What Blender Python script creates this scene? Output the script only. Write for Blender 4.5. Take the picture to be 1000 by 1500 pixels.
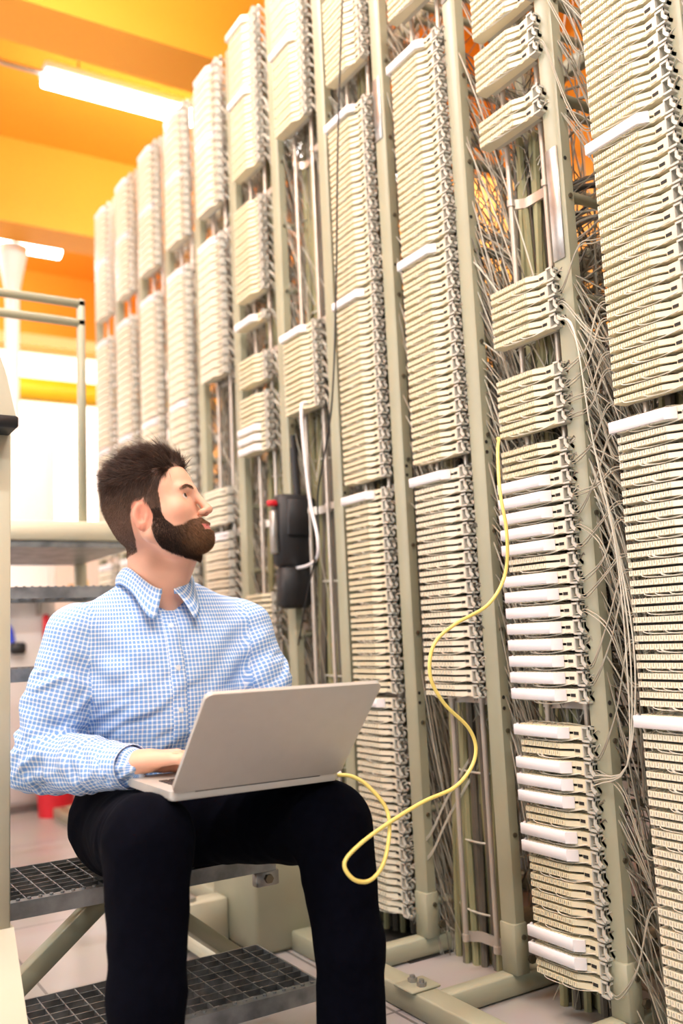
import bpy, math, random
import numpy as np
from mathutils import Vector, Matrix, Quaternion, noise

# ---------------------------------------------------------------- scene reset
for o in list(bpy.data.objects):
    bpy.data.objects.remove(o, do_unlink=True)
S = bpy.context.scene
COL = S.collection
random.seed(7)
rng = np.random.default_rng(7)
H = 0.83                                   # camera height
R = math.radians

# ---------------------------------------------------------------- camera
def cam_axes(yaw, p, r):
    f = np.array([math.sin(yaw)*math.cos(p), math.cos(yaw)*math.cos(p), math.sin(p)])
    rt = np.array([math.cos(yaw), -math.sin(yaw), 0.0]); u = np.cross(rt, f)
    c, s = math.cos(r), math.sin(r)
    return c*rt+s*u, -s*rt+c*u, f
cr, cu, cf = cam_axes(R(31.9), R(7.473), R(-2.633))
cd = bpy.data.cameras.new('camera'); cam = bpy.data.objects.new('camera', cd); COL.objects.link(cam)
m = Matrix(((cr[0], cu[0], -cf[0], 0), (cr[1], cu[1], -cf[1], 0), (cr[2], cu[2], -cf[2], H), (0, 0, 0, 1)))
cam.matrix_world = m
cd.sensor_fit = 'VERTICAL'; cd.sensor_height = 36.0; cd.sensor_width = 24.0
cd.lens = 1355.7/1500*36.0
cd.clip_start = 0.05
cd.dof.use_dof = True; cd.dof.focus_distance = 1.88; cd.dof.aperture_fstop = 2.0
S.camera = cam

# ---------------------------------------------------------------- exposure, world, lights
S.view_settings.view_transform = 'Standard'; S.view_settings.look = 'None'
S.view_settings.gamma = 1; S.view_settings.use_curve_mapping = False
S.view_settings.exposure = -0.38
W = bpy.data.worlds.new('world'); S.world = W; W.use_nodes = True
bg = W.node_tree.nodes['Background']; bg.inputs[0].default_value = (0.93, 0.96, 1.0, 1); bg.inputs[1].default_value = 0.32

def area(name, loc, rot, sx, sy, power, col=(1, 1, 1)):
    l = bpy.data.lights.new(name, 'AREA'); l.shape = 'RECTANGLE'; l.size = sx; l.size_y = sy
    l.energy = power; l.color = col
    o = bpy.data.objects.new(name, l); COL.objects.link(o); o.location = loc; o.rotation_euler = rot
    return o
area('window_light', (-3.90, 2.2, 2.1), (0, R(-90), 0), 1.8, 5.0, 125, (0.90, 0.96, 1))  # added fill light on the unseen left wall, no known source there
area('window_light', (0.3, 8.95, 2.8), (R(-90), 0, 0), 6.0, 1.6, 110, (0.97, 0.99, 1))

# ---------------------------------------------------------------- helpers: materials
MATS = {}
def mat(name, col, rough=0.5, metal=0.0, var=0.06, scale=8.0, bump=0.0, spec=0.5, emit=None, estr=0, coat=0, sheen=0):
    if name in MATS: return MATS[name]
    M = bpy.data.materials.new(name); M.use_nodes = True
    nt = M.node_tree; b = nt.nodes['Principled BSDF']
    b.inputs['Roughness'].default_value = rough; b.inputs['Metallic'].default_value = metal
    b.inputs['Specular IOR Level'].default_value = spec
    if sheen: b.inputs['Sheen Weight'].default_value = sheen
    tc = nt.nodes.new('ShaderNodeTexCoord'); nz = nt.nodes.new('ShaderNodeTexNoise')
    nz.inputs['Scale'].default_value = scale; nz.inputs['Detail'].default_value = 4
    nt.links.new(tc.outputs['Object'], nz.inputs['Vector'])
    rp = nt.nodes.new('ShaderNodeValToRGB')
    c0 = [max(0, c*(1-var)) for c in col]; c1 = [min(1, c*(1+var)) for c in col]
    rp.color_ramp.elements[0].color = (*c0, 1); rp.color_ramp.elements[1].color = (*c1, 1)
    rp.color_ramp.elements[0].position = 0.35; rp.color_ramp.elements[1].position = 0.65
    nt.links.new(nz.outputs['Fac'], rp.inputs['Fac']); nt.links.new(rp.outputs['Color'], b.inputs['Base Color'])
    if bump:
        bp = nt.nodes.new('ShaderNodeBump'); bp.inputs['Strength'].default_value = bump; bp.inputs['Distance'].default_value = 0.002
        nt.links.new(nz.outputs['Fac'], bp.inputs['Height']); nt.links.new(bp.outputs['Normal'], b.inputs['Normal'])
    if emit:
        b.inputs['Emission Color'].default_value = (*emit, 1); b.inputs['Emission Strength'].default_value = estr
    MATS[name] = M
    return M
def srgb(r, g, b):
    f = lambda v: ((v/255+0.055)/1.055)**2.4 if v/255 > 0.04045 else v/255/12.92
    return (f(r), f(g), f(b))

M_cream = mat('cream_plastic', srgb(222, 214, 186), 0.42, var=0.04, scale=3)
M_cream2 = mat('pale_cream_plastic', srgb(226, 220, 200), 0.42, var=0.04, scale=3)
M_dark = mat('dark_gap', (0.02, 0.018, 0.015), 0.8)
M_slit = mat('contact_metal', srgb(96, 88, 74), 0.5, 0.3)
M_white = mat('white_label_plastic', srgb(236, 234, 238), 0.35, var=0.02)
M_guide = mat('grey_guide_plastic', srgb(192, 190, 180), 0.4, var=0.05)
M_post = mat('olive_cream_paint', srgb(156, 156, 134), 0.38, var=0.05, scale=5)
M_chrome = mat('rod_steel', srgb(196, 188, 178), 0.32, 0.45, var=0.04, scale=20)
M_steel = mat('zinc_steel', srgb(170, 170, 168), 0.35, 0.8, var=0.12, scale=30)
M_bolt = mat('bolt_steel', srgb(120, 112, 96), 0.4, 0.8)
M_wire = mat('wire_grey', srgb(160, 155, 140), 0.45, var=0.2, scale=6)
M_wire2 = mat('wire_light', srgb(198, 194, 180), 0.4, var=0.1, scale=6)
M_wire3 = mat('wire_dark', srgb(104, 98, 88), 0.5, var=0.25, scale=6)
M_green = mat('cable_olive', srgb(150, 148, 112), 0.45, var=0.12, scale=6)
M_yel = mat('cable_yellow', srgb(236, 216, 120), 0.4, var=0.05, scale=30)
M_blk = mat('black_rubber', (0.012, 0.012, 0.014), 0.5)
M_alu = mat('laptop_aluminium', srgb(196, 195, 190), 0.38, 0.35, var=0.015, scale=40)
M_stair = mat('stair_cream_paint', srgb(205, 202, 180), 0.4, var=0.03)
M_galv = mat('galvanised_grating', srgb(120, 122, 122), 0.38, 0.75, var=0.35, scale=25)
M_galvd = mat('galvanised_frame', srgb(142, 146, 148), 0.4, 0.7, var=0.3, scale=18)
M_orange = mat('orange_paint', srgb(248, 172, 50), 0.65, var=0.03, scale=1)
M_pipe = mat('yellow_paint', srgb(250, 205, 40), 0.4, var=0.03)
M_wallw = mat('white_wall_paint', srgb(238, 236, 236), 0.7, var=0.02, scale=1)
M_wallr = mat('grey_wall_paint', srgb(150, 145, 138), 0.7, var=0.05, scale=1)
M_floor = None
M_red = mat('red_plastic', srgb(200, 24, 40), 0.4)
M_blue = mat('blue_plastic', srgb(60, 80, 200), 0.4)
M_pink = mat('brown_board', srgb(176, 150, 128), 0.6, var=0.05)
M_navy = mat('navy_trouser_cloth', srgb(6, 7, 16), 0.95, var=0.15, scale=60, spec=0.05)
M_tube = mat('lamp_diffuser', (1, 1, 1), 0.4, emit=(1, 0.97, 0.95), estr=22)
M_pane = mat('bright_window_pane', (1, 1, 1), 0.4, emit=(0.96, 0.98, 1.0), estr=2.2)
M_btn = mat('shirt_button', srgb(225, 232, 240), 0.25)
M_key = mat('laptop_keys', (0.015, 0.013, 0.014), 0.4)
M_shoe = mat('shoe_leather', (0.02, 0.015, 0.012), 0.3)

def floor_mat():
    M = bpy.data.materials.new('floor_tiles'); M.use_nodes = True; nt = M.node_tree; b = nt.nodes['Principled BSDF']
    tc = nt.nodes.new('ShaderNodeTexCoord'); br = nt.nodes.new('ShaderNodeTexBrick')
    br.offset = 0; br.inputs['Scale'].default_value = 1.0
    br.inputs['Brick Width'].default_value = 0.6; br.inputs['Row Height'].default_value = 0.6; br.inputs['Mortar Size'].default_value = 0.004
    br.inputs['Color1'].default_value = (*srgb(178, 172, 170), 1); br.inputs['Color2'].default_value = (*srgb(170, 166, 164), 1)
    br.inputs['Mortar'].default_value = (*srgb(110, 106, 104), 1)
    nz = nt.nodes.new('ShaderNodeTexNoise'); nz.inputs['Scale'].default_value = 6; nz.inputs['Detail'].default_value = 6
    mx = nt.nodes.new('ShaderNodeMix'); mx.data_type = 'RGBA'; mx.blend_type = 'MULTIPLY'; mx.inputs[0].default_value = 0.22
    nt.links.new(tc.outputs['Object'], br.inputs['Vector']); nt.links.new(tc.outputs['Object'], nz.inputs['Vector'])
    nt.links.new(br.outputs['Color'], mx.inputs[6]); nt.links.new(nz.outputs['Color'], mx.inputs[7]); nt.links.new(mx.outputs[2], b.inputs['Base Color'])
    b.inputs['Roughness'].default_value = 0.3
    return M
M_floor = floor_mat()

def attr_mat(name, rough, spec=0.4, sss=0.0, bump=0.0, bscale=300):
    M = bpy.data.materials.new(name); M.use_nodes = True; nt = M.node_tree; b = nt.nodes['Principled BSDF']
    a = nt.nodes.new('ShaderNodeAttribute'); a.attribute_name = 'tint'
    nt.links.new(a.outputs['Color'], b.inputs['Base Color'])
    b.inputs['Roughness'].default_value = rough; b.inputs['Specular IOR Level'].default_value = spec
    if sss:
        b.inputs['Subsurface Weight'].default_value = sss; b.inputs['Subsurface Radius'].default_value = (0.012, 0.004, 0.002)
        b.inputs['Subsurface Scale'].default_value = 0.6
    if bump:
        tc = nt.nodes.new('ShaderNodeTexCoord'); nz = nt.nodes.new('ShaderNodeTexNoise'); nz.inputs['Scale'].default_value = bscale
        bp = nt.nodes.new('ShaderNodeBump'); bp.inputs['Strength'].default_value = bump; bp.inputs['Distance'].default_value = 0.001
        nt.links.new(tc.outputs['Object'], nz.inputs['Vector']); nt.links.new(nz.outputs['Fac'], bp.inputs['Height']); nt.links.new(bp.outputs['Normal'], b.inputs['Normal'])
    return M
M_skin = attr_mat('skin', 0.48, 0.4, 0.12, 0.12)
M_hair = attr_mat('hair_strands', 0.5, 0.3)

def shirt_mat():
    M = bpy.data.materials.new('blue_check_cotton'); M.use_nodes = True; nt = M.node_tree; b = nt.nodes['Principled BSDF']
    uv = nt.nodes.new('ShaderNodeUVMap'); uv.uv_map = 'UVMap'
    sp = nt.nodes.new('ShaderNodeSeparateXYZ'); nt.links.new(uv.outputs[0], sp.inputs[0])
    def stripe(sock):
        a = nt.nodes.new('ShaderNodeMath'); a.operation = 'MULTIPLY'; a.inputs[1].default_value = 1/0.0086
        nt.links.new(sock, a.inputs[0])
        f = nt.nodes.new('ShaderNodeMath'); f.operation = 'FRACT'; nt.links.new(a.outputs[0], f.inputs[0])
        r = nt.nodes.new('ShaderNodeValToRGB'); e = r.color_ramp.elements
        e[0].position = 0.0; e[0].color = (0, 0, 0, 1); e[1].position = 0.28; e[1].color = (0, 0, 0, 1)
        for p, v in ((0.40, 1), (0.94, 1), (1.0, 0)):
            n = e.new(p); n.color = (v, v, v, 1)
        nt.links.new(f.outputs[0], r.inputs[0]); return r.outputs[0]
    s1, s2 = stripe(sp.outputs[0]), stripe(sp.outputs[1])
    ad = nt.nodes.new('ShaderNodeMath'); ad.operation = 'ADD'; nt.links.new(s1, ad.inputs[0]); nt.links.new(s2, ad.inputs[1])
    dv = nt.nodes.new('ShaderNodeMath'); dv.operation = 'MULTIPLY'; dv.inputs[1].default_value = 0.5; nt.links.new(ad.outputs[0], dv.inputs[0])
    r = nt.nodes.new('ShaderNodeValToRGB'); e = r.color_ramp.elements
    e[0].position = 0.0; e[0].color = (*srgb(240, 244, 252), 1)
    e[1].position = 1.0; e[1].color = (*srgb(122, 166, 226), 1)
    n = e.new(0.5); n.color = (*srgb(190, 212, 242), 1)
    nt.links.new(dv.outputs[0], r.inputs[0]); nt.links.new(r.outputs[0], b.inputs['Base Color'])
    b.inputs['Roughness'].default_value = 0.85; b.inputs['Specular IOR Level'].default_value = 0.2
    return M
M_shirt = shirt_mat()

# ---------------------------------------------------------------- helpers: objects
def link(name, me, parent=None, loc=None):
    o = bpy.data.objects.new(name, me); COL.objects.link(o)
    if parent is not None: o.parent = parent
    if loc is not None: o.location = loc
    return o
def tag(o, label=None, cat=None, group=None, kind=None):
    if label: o['label'] = label
    if cat: o['category'] = cat
    if group: o['group'] = group
    if kind: o['kind'] = kind
    return o
def empty(name, loc, label, cat, group=None, rz=0):
    o = bpy.data.objects.new(name, None); COL.objects.link(o); o.location = loc; o.rotation_euler = (0, 0, rz)
    o.empty_display_size = 0.05
    return tag(o, label, cat, group)

class MB:
    """collects boxes, tubes and prisms into one mesh"""
    def __init__(s): s.v = []; s.f = []; s.mi = []; s.mats = []; s.sm = []
    def m(s, M):
        if M not in s.mats: s.mats.append(M)
        return s.mats.index(M)
    def add(s, vs, fs, M, smooth=False):
        k = len(s.v); i = s.m(M)
        s.v.extend([tuple(map(float, p)) for p in vs])
        for f in fs: s.f.append(tuple(k+a for a in f)); s.mi.append(i); s.sm.append(smooth)
        return s
    def box(s, x0, x1, y0, y1, z0, z1, M, bev=0.0):
        x0, x1 = min(x0, x1), max(x0, x1); y0, y1 = min(y0, y1), max(y0, y1); z0, z1 = min(z0, z1), max(z0, z1)
        if bev <= 0:
            vs = [(x, y, z) for z in (z0, z1) for y in (y0, y1) for x in (x0, x1)]
            fs = [(0, 2, 3, 1), (4, 5, 7, 6), (0, 1, 5, 4), (2, 6, 7, 3), (0, 4, 6, 2), (1, 3, 7, 5)]
            return s.add(vs, fs, M)
        b = min(bev, (x1-x0)*.45, (y1-y0)*.45, (z1-z0)*.45)
        pts = []
        ring = lambda i: [(x0+i+b, y0+i), (x1-i-b, y0+i), (x1-i, y0+i+b), (x1-i, y1-i-b), (x1-i-b, y1-i), (x0+i+b, y1-i), (x0+i, y1-i-b), (x0+i, y0+i+b)]
        rs = [(b*.9, z0), (0, z0+b), (0, z1-b), (b*.9, z1)]
        for i, z in rs: pts += [(x, y, z) for x, y in ring(i)]
        fs = []
        for r_ in range(3):
            for j in range(8):
                a = r_*8+j; c = r_*8+(j+1) % 8; fs.append((a, c, c+8, a+8))
        fs.append(tuple(range(7, -1, -1))); fs.append(tuple(range(24, 32)))
        return s.add(pts, fs, M)
    def prism(s, poly, z0, z1, M, axis='z'):
        n = len(poly)
        def P(a, b, c): return (a, b, c) if axis == 'z' else ((c, a, b) if axis == 'x' else (a, c, b))
        vs = [P(a, b, z0) for a, b in poly]+[P(a, b, z1) for a, b in poly]
        fs = [tuple(range(n-1, -1, -1)), tuple(range(n, 2*n))]+[(i, (i+1) % n, (i+1) % n+n, i+n) for i in range(n)]
        return s.add(vs, fs, M)
    def tube(s, pts, r, M, seg=6, caps=True, r1=None):
        P = np.array(pts, float); n = len(P)
        T = np.gradient(P, axis=0); T /= (np.linalg.norm(T, axis=1)[:, None]+1e-9)
        ref = np.array([0, 0, 1.0]) if abs(T[0][2]) < 0.9 else np.array([1.0, 0, 0])
        N = np.cross(T[0], ref); N /= np.linalg.norm(N)
        vs = []; ang = np.arange(seg)*2*math.pi/seg
        for i in range(n):
            N = N-T[i]*np.dot(N, T[i]); N /= (np.linalg.norm(N)+1e-9); B = np.cross(T[i], N)
            rr = r if r1 is None else r+(r1-r)*i/(n-1)
            for a in ang: vs.append(P[i]+rr*(math.cos(a)*N+math.sin(a)*B))
        fs = []
        for i in range(n-1):
            for j in range(seg):
                a = i*seg+j; b = i*seg+(j+1) % seg; fs.append((a, b, b+seg, a+seg))
        if caps: fs.append(tuple(range(seg-1, -1, -1))); fs.append(tuple(range((n-1)*seg, n*seg)))
        return s.add(vs, fs, M, True)
    def cyl(s, p0, p1, r, M, seg=16, r1=None): return s.tube([p0, p1], r, M, seg, True, r1)
    def build(s, name, parent=None, loc=None):
        me = bpy.data.meshes.new(name); me.from_pydata(s.v, [], s.f)
        for M in s.mats: me.materials.append(M)
        me.polygons.foreach_set('material_index', s.mi); me.polygons.foreach_set('use_smooth', s.sm)
        me.validate(); me.update()
        try: me.set_sharp_from_angle(angle=R(50))
        except Exception: pass
        return link(name, me, parent, loc)
def spline(ctrl, n=40):
    """Catmull-Rom through control points"""
    P = np.array(ctrl, float); P = np.vstack([2*P[0]-P[1], P, 2*P[-1]-P[-2]]); out = []
    k = len(P)-3; per = max(2, n//k)
    for i in range(k):
        a, b, c, d = P[i:i+4]
        for t in np.linspace(0, 1, per, endpoint=(i == k-1)):
            out.append(0.5*((2*b)+(-a+c)*t+(2*a-5*b+4*c-d)*t*t+(-a+3*b-3*c+d)*t**3))
    return out

# ================================================================ SETTING
def structure(o): o['kind'] = 'structure'; return o
structure(MB().box(-4, 6, -3, 10, -0.1, 0, M_floor).build('floor'))
hb, hc = 3.43, 3.98
structure(MB().box(-4, 6, -3, 10, hc, hc+.1, M_orange).build('ceiling'))
for i in range(-2, 4):
    y0 = 3.55+2.06*i
    structure(MB().box(-4, 6, y0, y0+.29, hb, hc, M_orange).build('trim_%d' % (i+3)))
structure(MB().box(-4, 6, 9.0, 9.1, 0, 1.9, M_wallw).build('wall_back'))
structure(MB().box(-4, 6, 9.0, 9.1, 3.75, hc, M_wallw).build('wall_back_upper'))
structure(MB().box(-4.1, -4, -3, 10, 0, hc, M_wallw).build('wall_left'))
structure(MB().box(3.6, 3.7, -3, 10, 0, 2.3, M_wallr).build('wall_right'))
structure(MB().box(3.58, 3.7, -3, 10, 2.3, hc, M_orange).build('wall_right_upper'))
for i in range(5):
    w = MB(); x0 = -3.9+1.95*i
    w.box(x0, x0+1.95, 9.0, 9.06, 1.9, 1.96, M_wallw).box(x0, x0+1.95, 9.0, 9.06, 3.69, 3.75, M_wallw)
    w.box(x0, x0+.05, 9.0, 9.06, 1.96, 3.69, M_wallw)
    o = structure(w.build('window_%d' % (i+1)))
    p = MB().box(x0+.05, x0+1.95, 9.03, 9.05, 1.96, 3.69, M_pane).build('pane', o)

for i in range(3):  # made-up glowing panels out of view, added to go with the left fill light
    y0 = -.3+1.7*i; w = MB()
    for a in ((y0, y0+1.66, 1.14, 1.20), (y0, y0+1.66, 3.0, 3.06), (y0, y0+.05, 1.20, 3.0), (y0+1.61, y0+1.66, 1.20, 3.0)): w.box(-4.0, -3.95, a[0], a[1], a[2], a[3], M_wallw)
    o = structure(w.build('window_%d' % (i+6))); MB().box(-3.99, -3.97, y0+.05, y0+1.61, 1.20, 3.0, M_pane).build('pane', o)

# ceiling lamps (two rows of batten lamps)
def lamp(x0, x1, y, z, label, group, pw=22):
    t = empty('ceiling_lamp', ((x0+x1)/2, y, z), label, 'lamp', group)
    L = (x1-x0)/2
    MB().box(-L, L, -.07, .07, .02, .07, M_wallw, .01).build('lamp_housing', t)
    d = MB(); n = 10; ring = [(0.065*math.cos(a), 0.02-0.055*math.sin(a)) for a in np.linspace(0, math.pi, n)]
    d.prism(ring, -L+.01, L-.01, M_tube, 'x'); d.build('lamp_diffuser', t)
    for sx in (-1, 1):
        MB().cyl((sx*L*.7, 0, .07), (sx*L*.7, 0, hc-z), .006, M_steel, 8).build('hanger', t)
    area('ceiling_lamp_light', ((x0+x1)/2, y, z-.05), (0, 0, 0), x1-x0, .12, pw, (.93, .98, .98))
    for sg in (-1, 1):
        area('ceiling_lamp_side_light', ((x0+x1)/2, y+sg*.085, z), (R(sg*100), 0, 0), x1-x0, .08, pw*.38, (1, .98, .96))
zl = 3.63
lamp(1.08, 2.30, 4.36, zl, 'long white fluorescent lamp glowing under orange ceiling at upper left', None)
lamp(2.42, 3.40, 4.36, zl, 'glowing lamp seen between rack columns near top', None)
lamp(0.35, 1.72, 6.42, zl, 'far glowing lamp at the left edge under dark orange beam', None)
for i, (x, y, pw) in enumerate(((-.75, 2.3, 45), (.75, 2.3, 40), (-.5, .24, 60), (1.0, .24, 30), (-.4, -1.8, 70))):
    lamp(x-.6, x+.6, y, zl, ['lamp on the ceiling left of the seated man', 'lamp on the ceiling over the seated man', 'lamp on the ceiling left of the camera', 'lamp on the ceiling over the nearest column', 'lamp on the ceiling behind the camera'][i], None, pw)
MB().tube([(1.08, 4.36, zl+.03), (.9, 4.36, zl+.03), (.3, 4.3, zl+.05)], .014, M_steel, 8).build('conduit_pipe')
tag(bpy.data.objects['conduit_pipe'], 'thin conduit running left from the glowing ceiling lamp', 'pipe')
# yellow pipe
o = MB().cyl((-3.9, 7.6, 2.93), (3.5, 7.6, 2.93), .10, M_pipe, 24).build('yellow_pipe')
tag(o, 'thick yellow pipe running across the bright far windows', 'pipe')
# flared white support column in the far background
c = MB(); c.cyl((1.292, 6.0, 0), (1.292, 6.0, 3.12), .045, M_wallw, 20); c.cyl((1.292, 6.0, 3.12), (1.292, 6.0, 3.43), .045, M_wallw, 20, .10)
tag(c.build('support_column'), 'slim white column with flared top in front of bright windows', 'column')

# white partition cabinet in the background
t = empty('storage_cabinet', (0.0, 5.0, 0), 'row of tall white cabinet fronts behind the stairs', 'cabinet')
MB().box(-2.2, 1.30, 0, .5, 0.04, 1.98, M_wallw, .01).build('cabinet_body', t)
MB().box(-2.2, 1.30, .04, .5, 0, .04, M_steel).build('plinth', t)
for i in range(5):
    d = MB().box(-2.17+.69*i, -2.17+.69*i+.67, -.02, 0, .06, 1.96, M_wallw, .004).build('cabinet_door', t)
    MB().box(-2.17+.69*i+.6, -2.17+.69*i+.62, -.045, -.02, 1.0, 1.12, M_steel, .003).build('handle', d)

# ================================================================ DISTRIBUTION FRAME
X0 = 1.43; PITCH = 0.342; YB = 0.8736*X0
def yl(n): return YB+n*PITCH               # far (left) end of the blocks in column n, 0 = nearest
NB = 11
frame = empty('distribution_frame', (1.7, 2.5, 0), 'tall olive-cream steel rack of uprights, tubes and rods carrying all terminal blocks', 'rack')
def fpart(mb, name, label=None):
    o = mb.build(name, frame); o.matrix_parent_inverse = Matrix.Translation((-1.7, -2.5, 0)); 
    if label: o['label'] = label
    return o
PO = {-1: .08, 0: .068, 1: .05, 2: .04, 3: .02}
TUBES = [.13+.235*k for k in range(13)]
for n in range(-1, NB+0):
    yp = 1.655+.342*(n-1)+.342*0
    yp = 1.313+.342*n+PO.get(n, 0)
    foot = 0.05
    u = MB()
    xa, xb = 1.456, 1.488
    poly = [(xa+.006, yp-.021), (xb, yp-.021), (xb, yp+.021), (xa, yp+.021), (xa, yp-.013)]
    u.prism(poly, foot, 3.10, M_post)
    up = fpart(u, 'upright')
    if n <= 4:
        for z in TUBES:
            MB().cyl((xb-.012, yp-.021, z-.012), (xb-.012, yp-.025, z-.012), .0055, M_bolt, 8).build('bolt', up)
        for z in (.62, .645, 1.23, 1.255, 1.83):
            MB().cyl((xb-.018, yp-.0205, z+.02), (xb-.018, yp-.0225, z+.02), .0045, M_dark, 8).build('bolt_hole', up)
    # foot plate
    pl = MB().box(xa-.004, xb+.004, yp-.026, yp+.024, foot, foot+.11, M_post, .002)
    pl.cyl((xb-.01, yp-.026, foot+.08), (xb-.01, yp-.03, foot+.08), .006, M_bolt, 8)
    pl.cyl((xb+.008, yp-.026, foot+.03), (xb+.008, yp-.034, foot+.03), .010, M_bolt, 6)
    fpart(pl, 'foot_bracket')
    # rear upright
    r = MB().box(2.02, 2.06, yp-.02, yp+.02, 0, 3.10, M_post); fpart(r, 'rear_upright')
    for z in TUBES:
        if n < 5 or int(z*100) % 2 == 0:
            fpart(MB().cyl((xb-.005, yp, z), (2.03, yp, z), .0115, M_post, 12), 'cross_tube')
    # base cross beam
    fpart(MB().box(1.27, 2.1, yp-.012, yp+.028, .004, .05, M_post, .003), 'base_crossbeam')
fpart(MB().box(1.215, 1.275, -.5, 5.0, .0, .05, M_post, .004), 'base_beam')
fpart(MB().box(2.06, 2.10, -.5, 5.0, .0, .05, M_post, .004), 'base_beam')
jp = MB().box(1.205, 1.285, 1.74, 1.81, .05, .056, M_post, .002)
for y in (1.758, 1.792): jp.cyl((1.245, y, .056), (1.245, y, .064), .011, M_steel, 6); jp.cyl((1.245, y, .064), (1.245, y, .070), .006, M_steel, 8)
fpart(jp, 'joint_plate')
for z in (0.66, 1.25, 1.86, 2.46, 3.08):     # rear rails the cables rest on
    fpart(MB().box(1.99, 2.02, -.3, 5.0, z, z+.05, M_post, .003), 'rear_rail')
# rods and rod clamps
RODX = X0+.057
for n in range(NB):
    for dy in (-.034, -.150):
        fpart(MB().cyl((RODX, yl(n)+dy, .065), (RODX, yl(n)+dy, 3.16), .0064, M_chrome, 12), 'rod')
    for z in (.075, .655, 1.23, 1.832, 2.42):
        if n > 7: continue
        cl = MB(); ya, yb = yl(n)-.034, yl(n)-.150; yp = 1.313+.342*n-.01+PO.get(n, 0)*0
        cl.cyl((RODX, ya, z-.008), (RODX, ya, z+.008), .0095, M_chrome, 12); cl.cyl((RODX, yb, z-.008), (RODX, yb, z+.008), .0095, M_chrome, 12)
        pts = [(RODX+.008, ya), (RODX+.028, ya-.02), (RODX+.028, yb+.025), (RODX+.008, yb), (RODX+.010, yb-.008), (RODX+.034, yb+.02), (RODX+.034, ya-.02), (RODX+.010, ya+.008)]
        cl.prism(pts, z-.012, z+.012, M_chrome)
        cl.box(RODX+.004, RODX+.030, yb-.052, yb, z-.012, z+.010, M_chrome)
        fpart(cl, 'rod_clamp')
# zinc splice plates at head height of the near uprights
for n, z0, z1 in ((0, 1.62, 1.88), (1, 2.45, 2.75), (2, 2.23, 2.42)):
    yp = 1.313+.342*n+PO.get(n, 0)
    fpart(MB().box(1.453, 1.4562, yp-.014, yp+.021, z0, z1, M_steel, .001), 'splice_plate', 'bright zinc splice plate')

# ---------------------------------------------------------------- terminal blocks
BH = .0265
def block_body(M):
    b = MB()
    row = [(.004, 0), (0, -.004), (0, -.122), (.016, -.150), (.034, -.150), (.034, 0)]
    b.prism(row, 0, .0105, M); b.prism(row, .0158, BH, M)
    core = [(.012, -.002), (.012, -.118), (.022, -.148), (.034, -.148), (.034, -.002)]
    b.prism(core, .0105, .0158, M_dark)
    b.prism([(.014, -.1495), (.012, -.178), (.034, -.178), (.034, -.1495)], 0, BH, M)
    b.prism([(.0125, -.152), (.0118, -.166), (.013, -.166), (.013, -.152)], .010, .0165, M_dark)
    for r0 in (.0008, .0166):
        for i in range(10):
            y = -.006-.0117*i
            b.box(-.0026, .003, y, y-.0088, r0, r0+.0090, M)
            b.box(-.0029, -.0020, y-.0039, y-.0049, r0+.003, r0+.0092, M_slit)
    b.box(.034, .05, -.015, -.165, .003, .023, M_guide)
    return b
def block_cover():
    b = MB(); b.box(-.009, .001, .010, -.126, .002, .0248, M_white, .0012)
    b.box(.001, .006, .010, .006, .0005, .0262, M_white); b.prism([(-.009, -.1262), (.001, -.1262), (.010, -.1425), (.006, -.1425)], .002, .025, M_white)
    return b
def block_guide():
    b = MB(); y = -.178
    b.box(.008, .032, y, y-.003, -.002, BH+.002, M_guide)
    for x in (.008, .026):
        b.box(x, x+.004, y-.003, y-.020, BH-.002, BH+.002, M_guide)
        b.prism([(y-.020, BH+.002), (y-.016, BH+.002), (y-.014, .012), (y-.020, .004), (y-.026, .000), (y-.028, .006), (y-.020, .014)], x, x+.004, M_guide, 'x')
    b.box(.008, .030, y-.003, y-.022, -.003, .001, M_guide)
    b.box(.008, .030, y-.016, y-.020, BH-.004, BH, M_guide)
    return b
def block_tails(seed):
    b = MB(); r = random.Random(seed)
    for i in range(11):
        y = -.012-.0112*i+r.uniform(-.003, .003); x = r.uniform(.002, .010)
        z = BH+.001; h = r.uniform(.002, .006); ye = min(-.03, y-.03-r.random()*.02)
        b.tube(spline([(x, y, z-.002), (x+.006, y-.006, z+h), (.024, y-.02, z+h*.6), (.030, max(-.17, ye-.02), z)], 9), .0006, random.choice([M_wire, M_wire3]), 4, False)
    k = r.randint(0, 3)
    for i in range(k):
        y = -.02-r.random()*.08
        b.tube(spline([(-.001, y, .004), (-.003, y-.012, -.004), (.004, (y-.17)/2, -.005), (.014, -.172, .004), (.016, -.195, .006)], 14), .0009, M_wire2, 4, False)
    return b
protos = {}
def proto():
    tmp = [block_body(M_cream).build('body').data, block_body(M_cream2).build('body').data, block_cover().build('label_cover').data, block_guide().build('wire_guide').data]
    tl = [block_tails(s).build('wire_tails').data for s in range(5)]
    for o in [o for o in COL.objects if o.name.split('.')[0] in ('body', 'label_cover', 'wire_guide', 'wire_tails')]: bpy.data.objects.remove(o, do_unlink=True)
    return tmp, tl
(PB, PB2, PC, PG), PT = proto()
ORD = ['first', 'second', 'third', 'fourth', 'fifth', 'sixth', 'seventh', 'eighth', 'ninth', 'tenth', 'eleventh', 'twelfth', 'thirteenth', 'fourteenth', 'fifteenth', 'sixteenth', 'seventeenth']
CN = ['rightmost column', 'second column from right', 'third column from right', 'fourth column from right', 'fifth column from right', 'sixth column from right']
ZS = {}; JL = {}
ZT = dict(T=3.10, A=2.377, B=1.805, C=1.212, D=.637); ST = .0355
SN = dict(T='topmost', A='upper', B='middle', C='lower', D='bottom')
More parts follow.
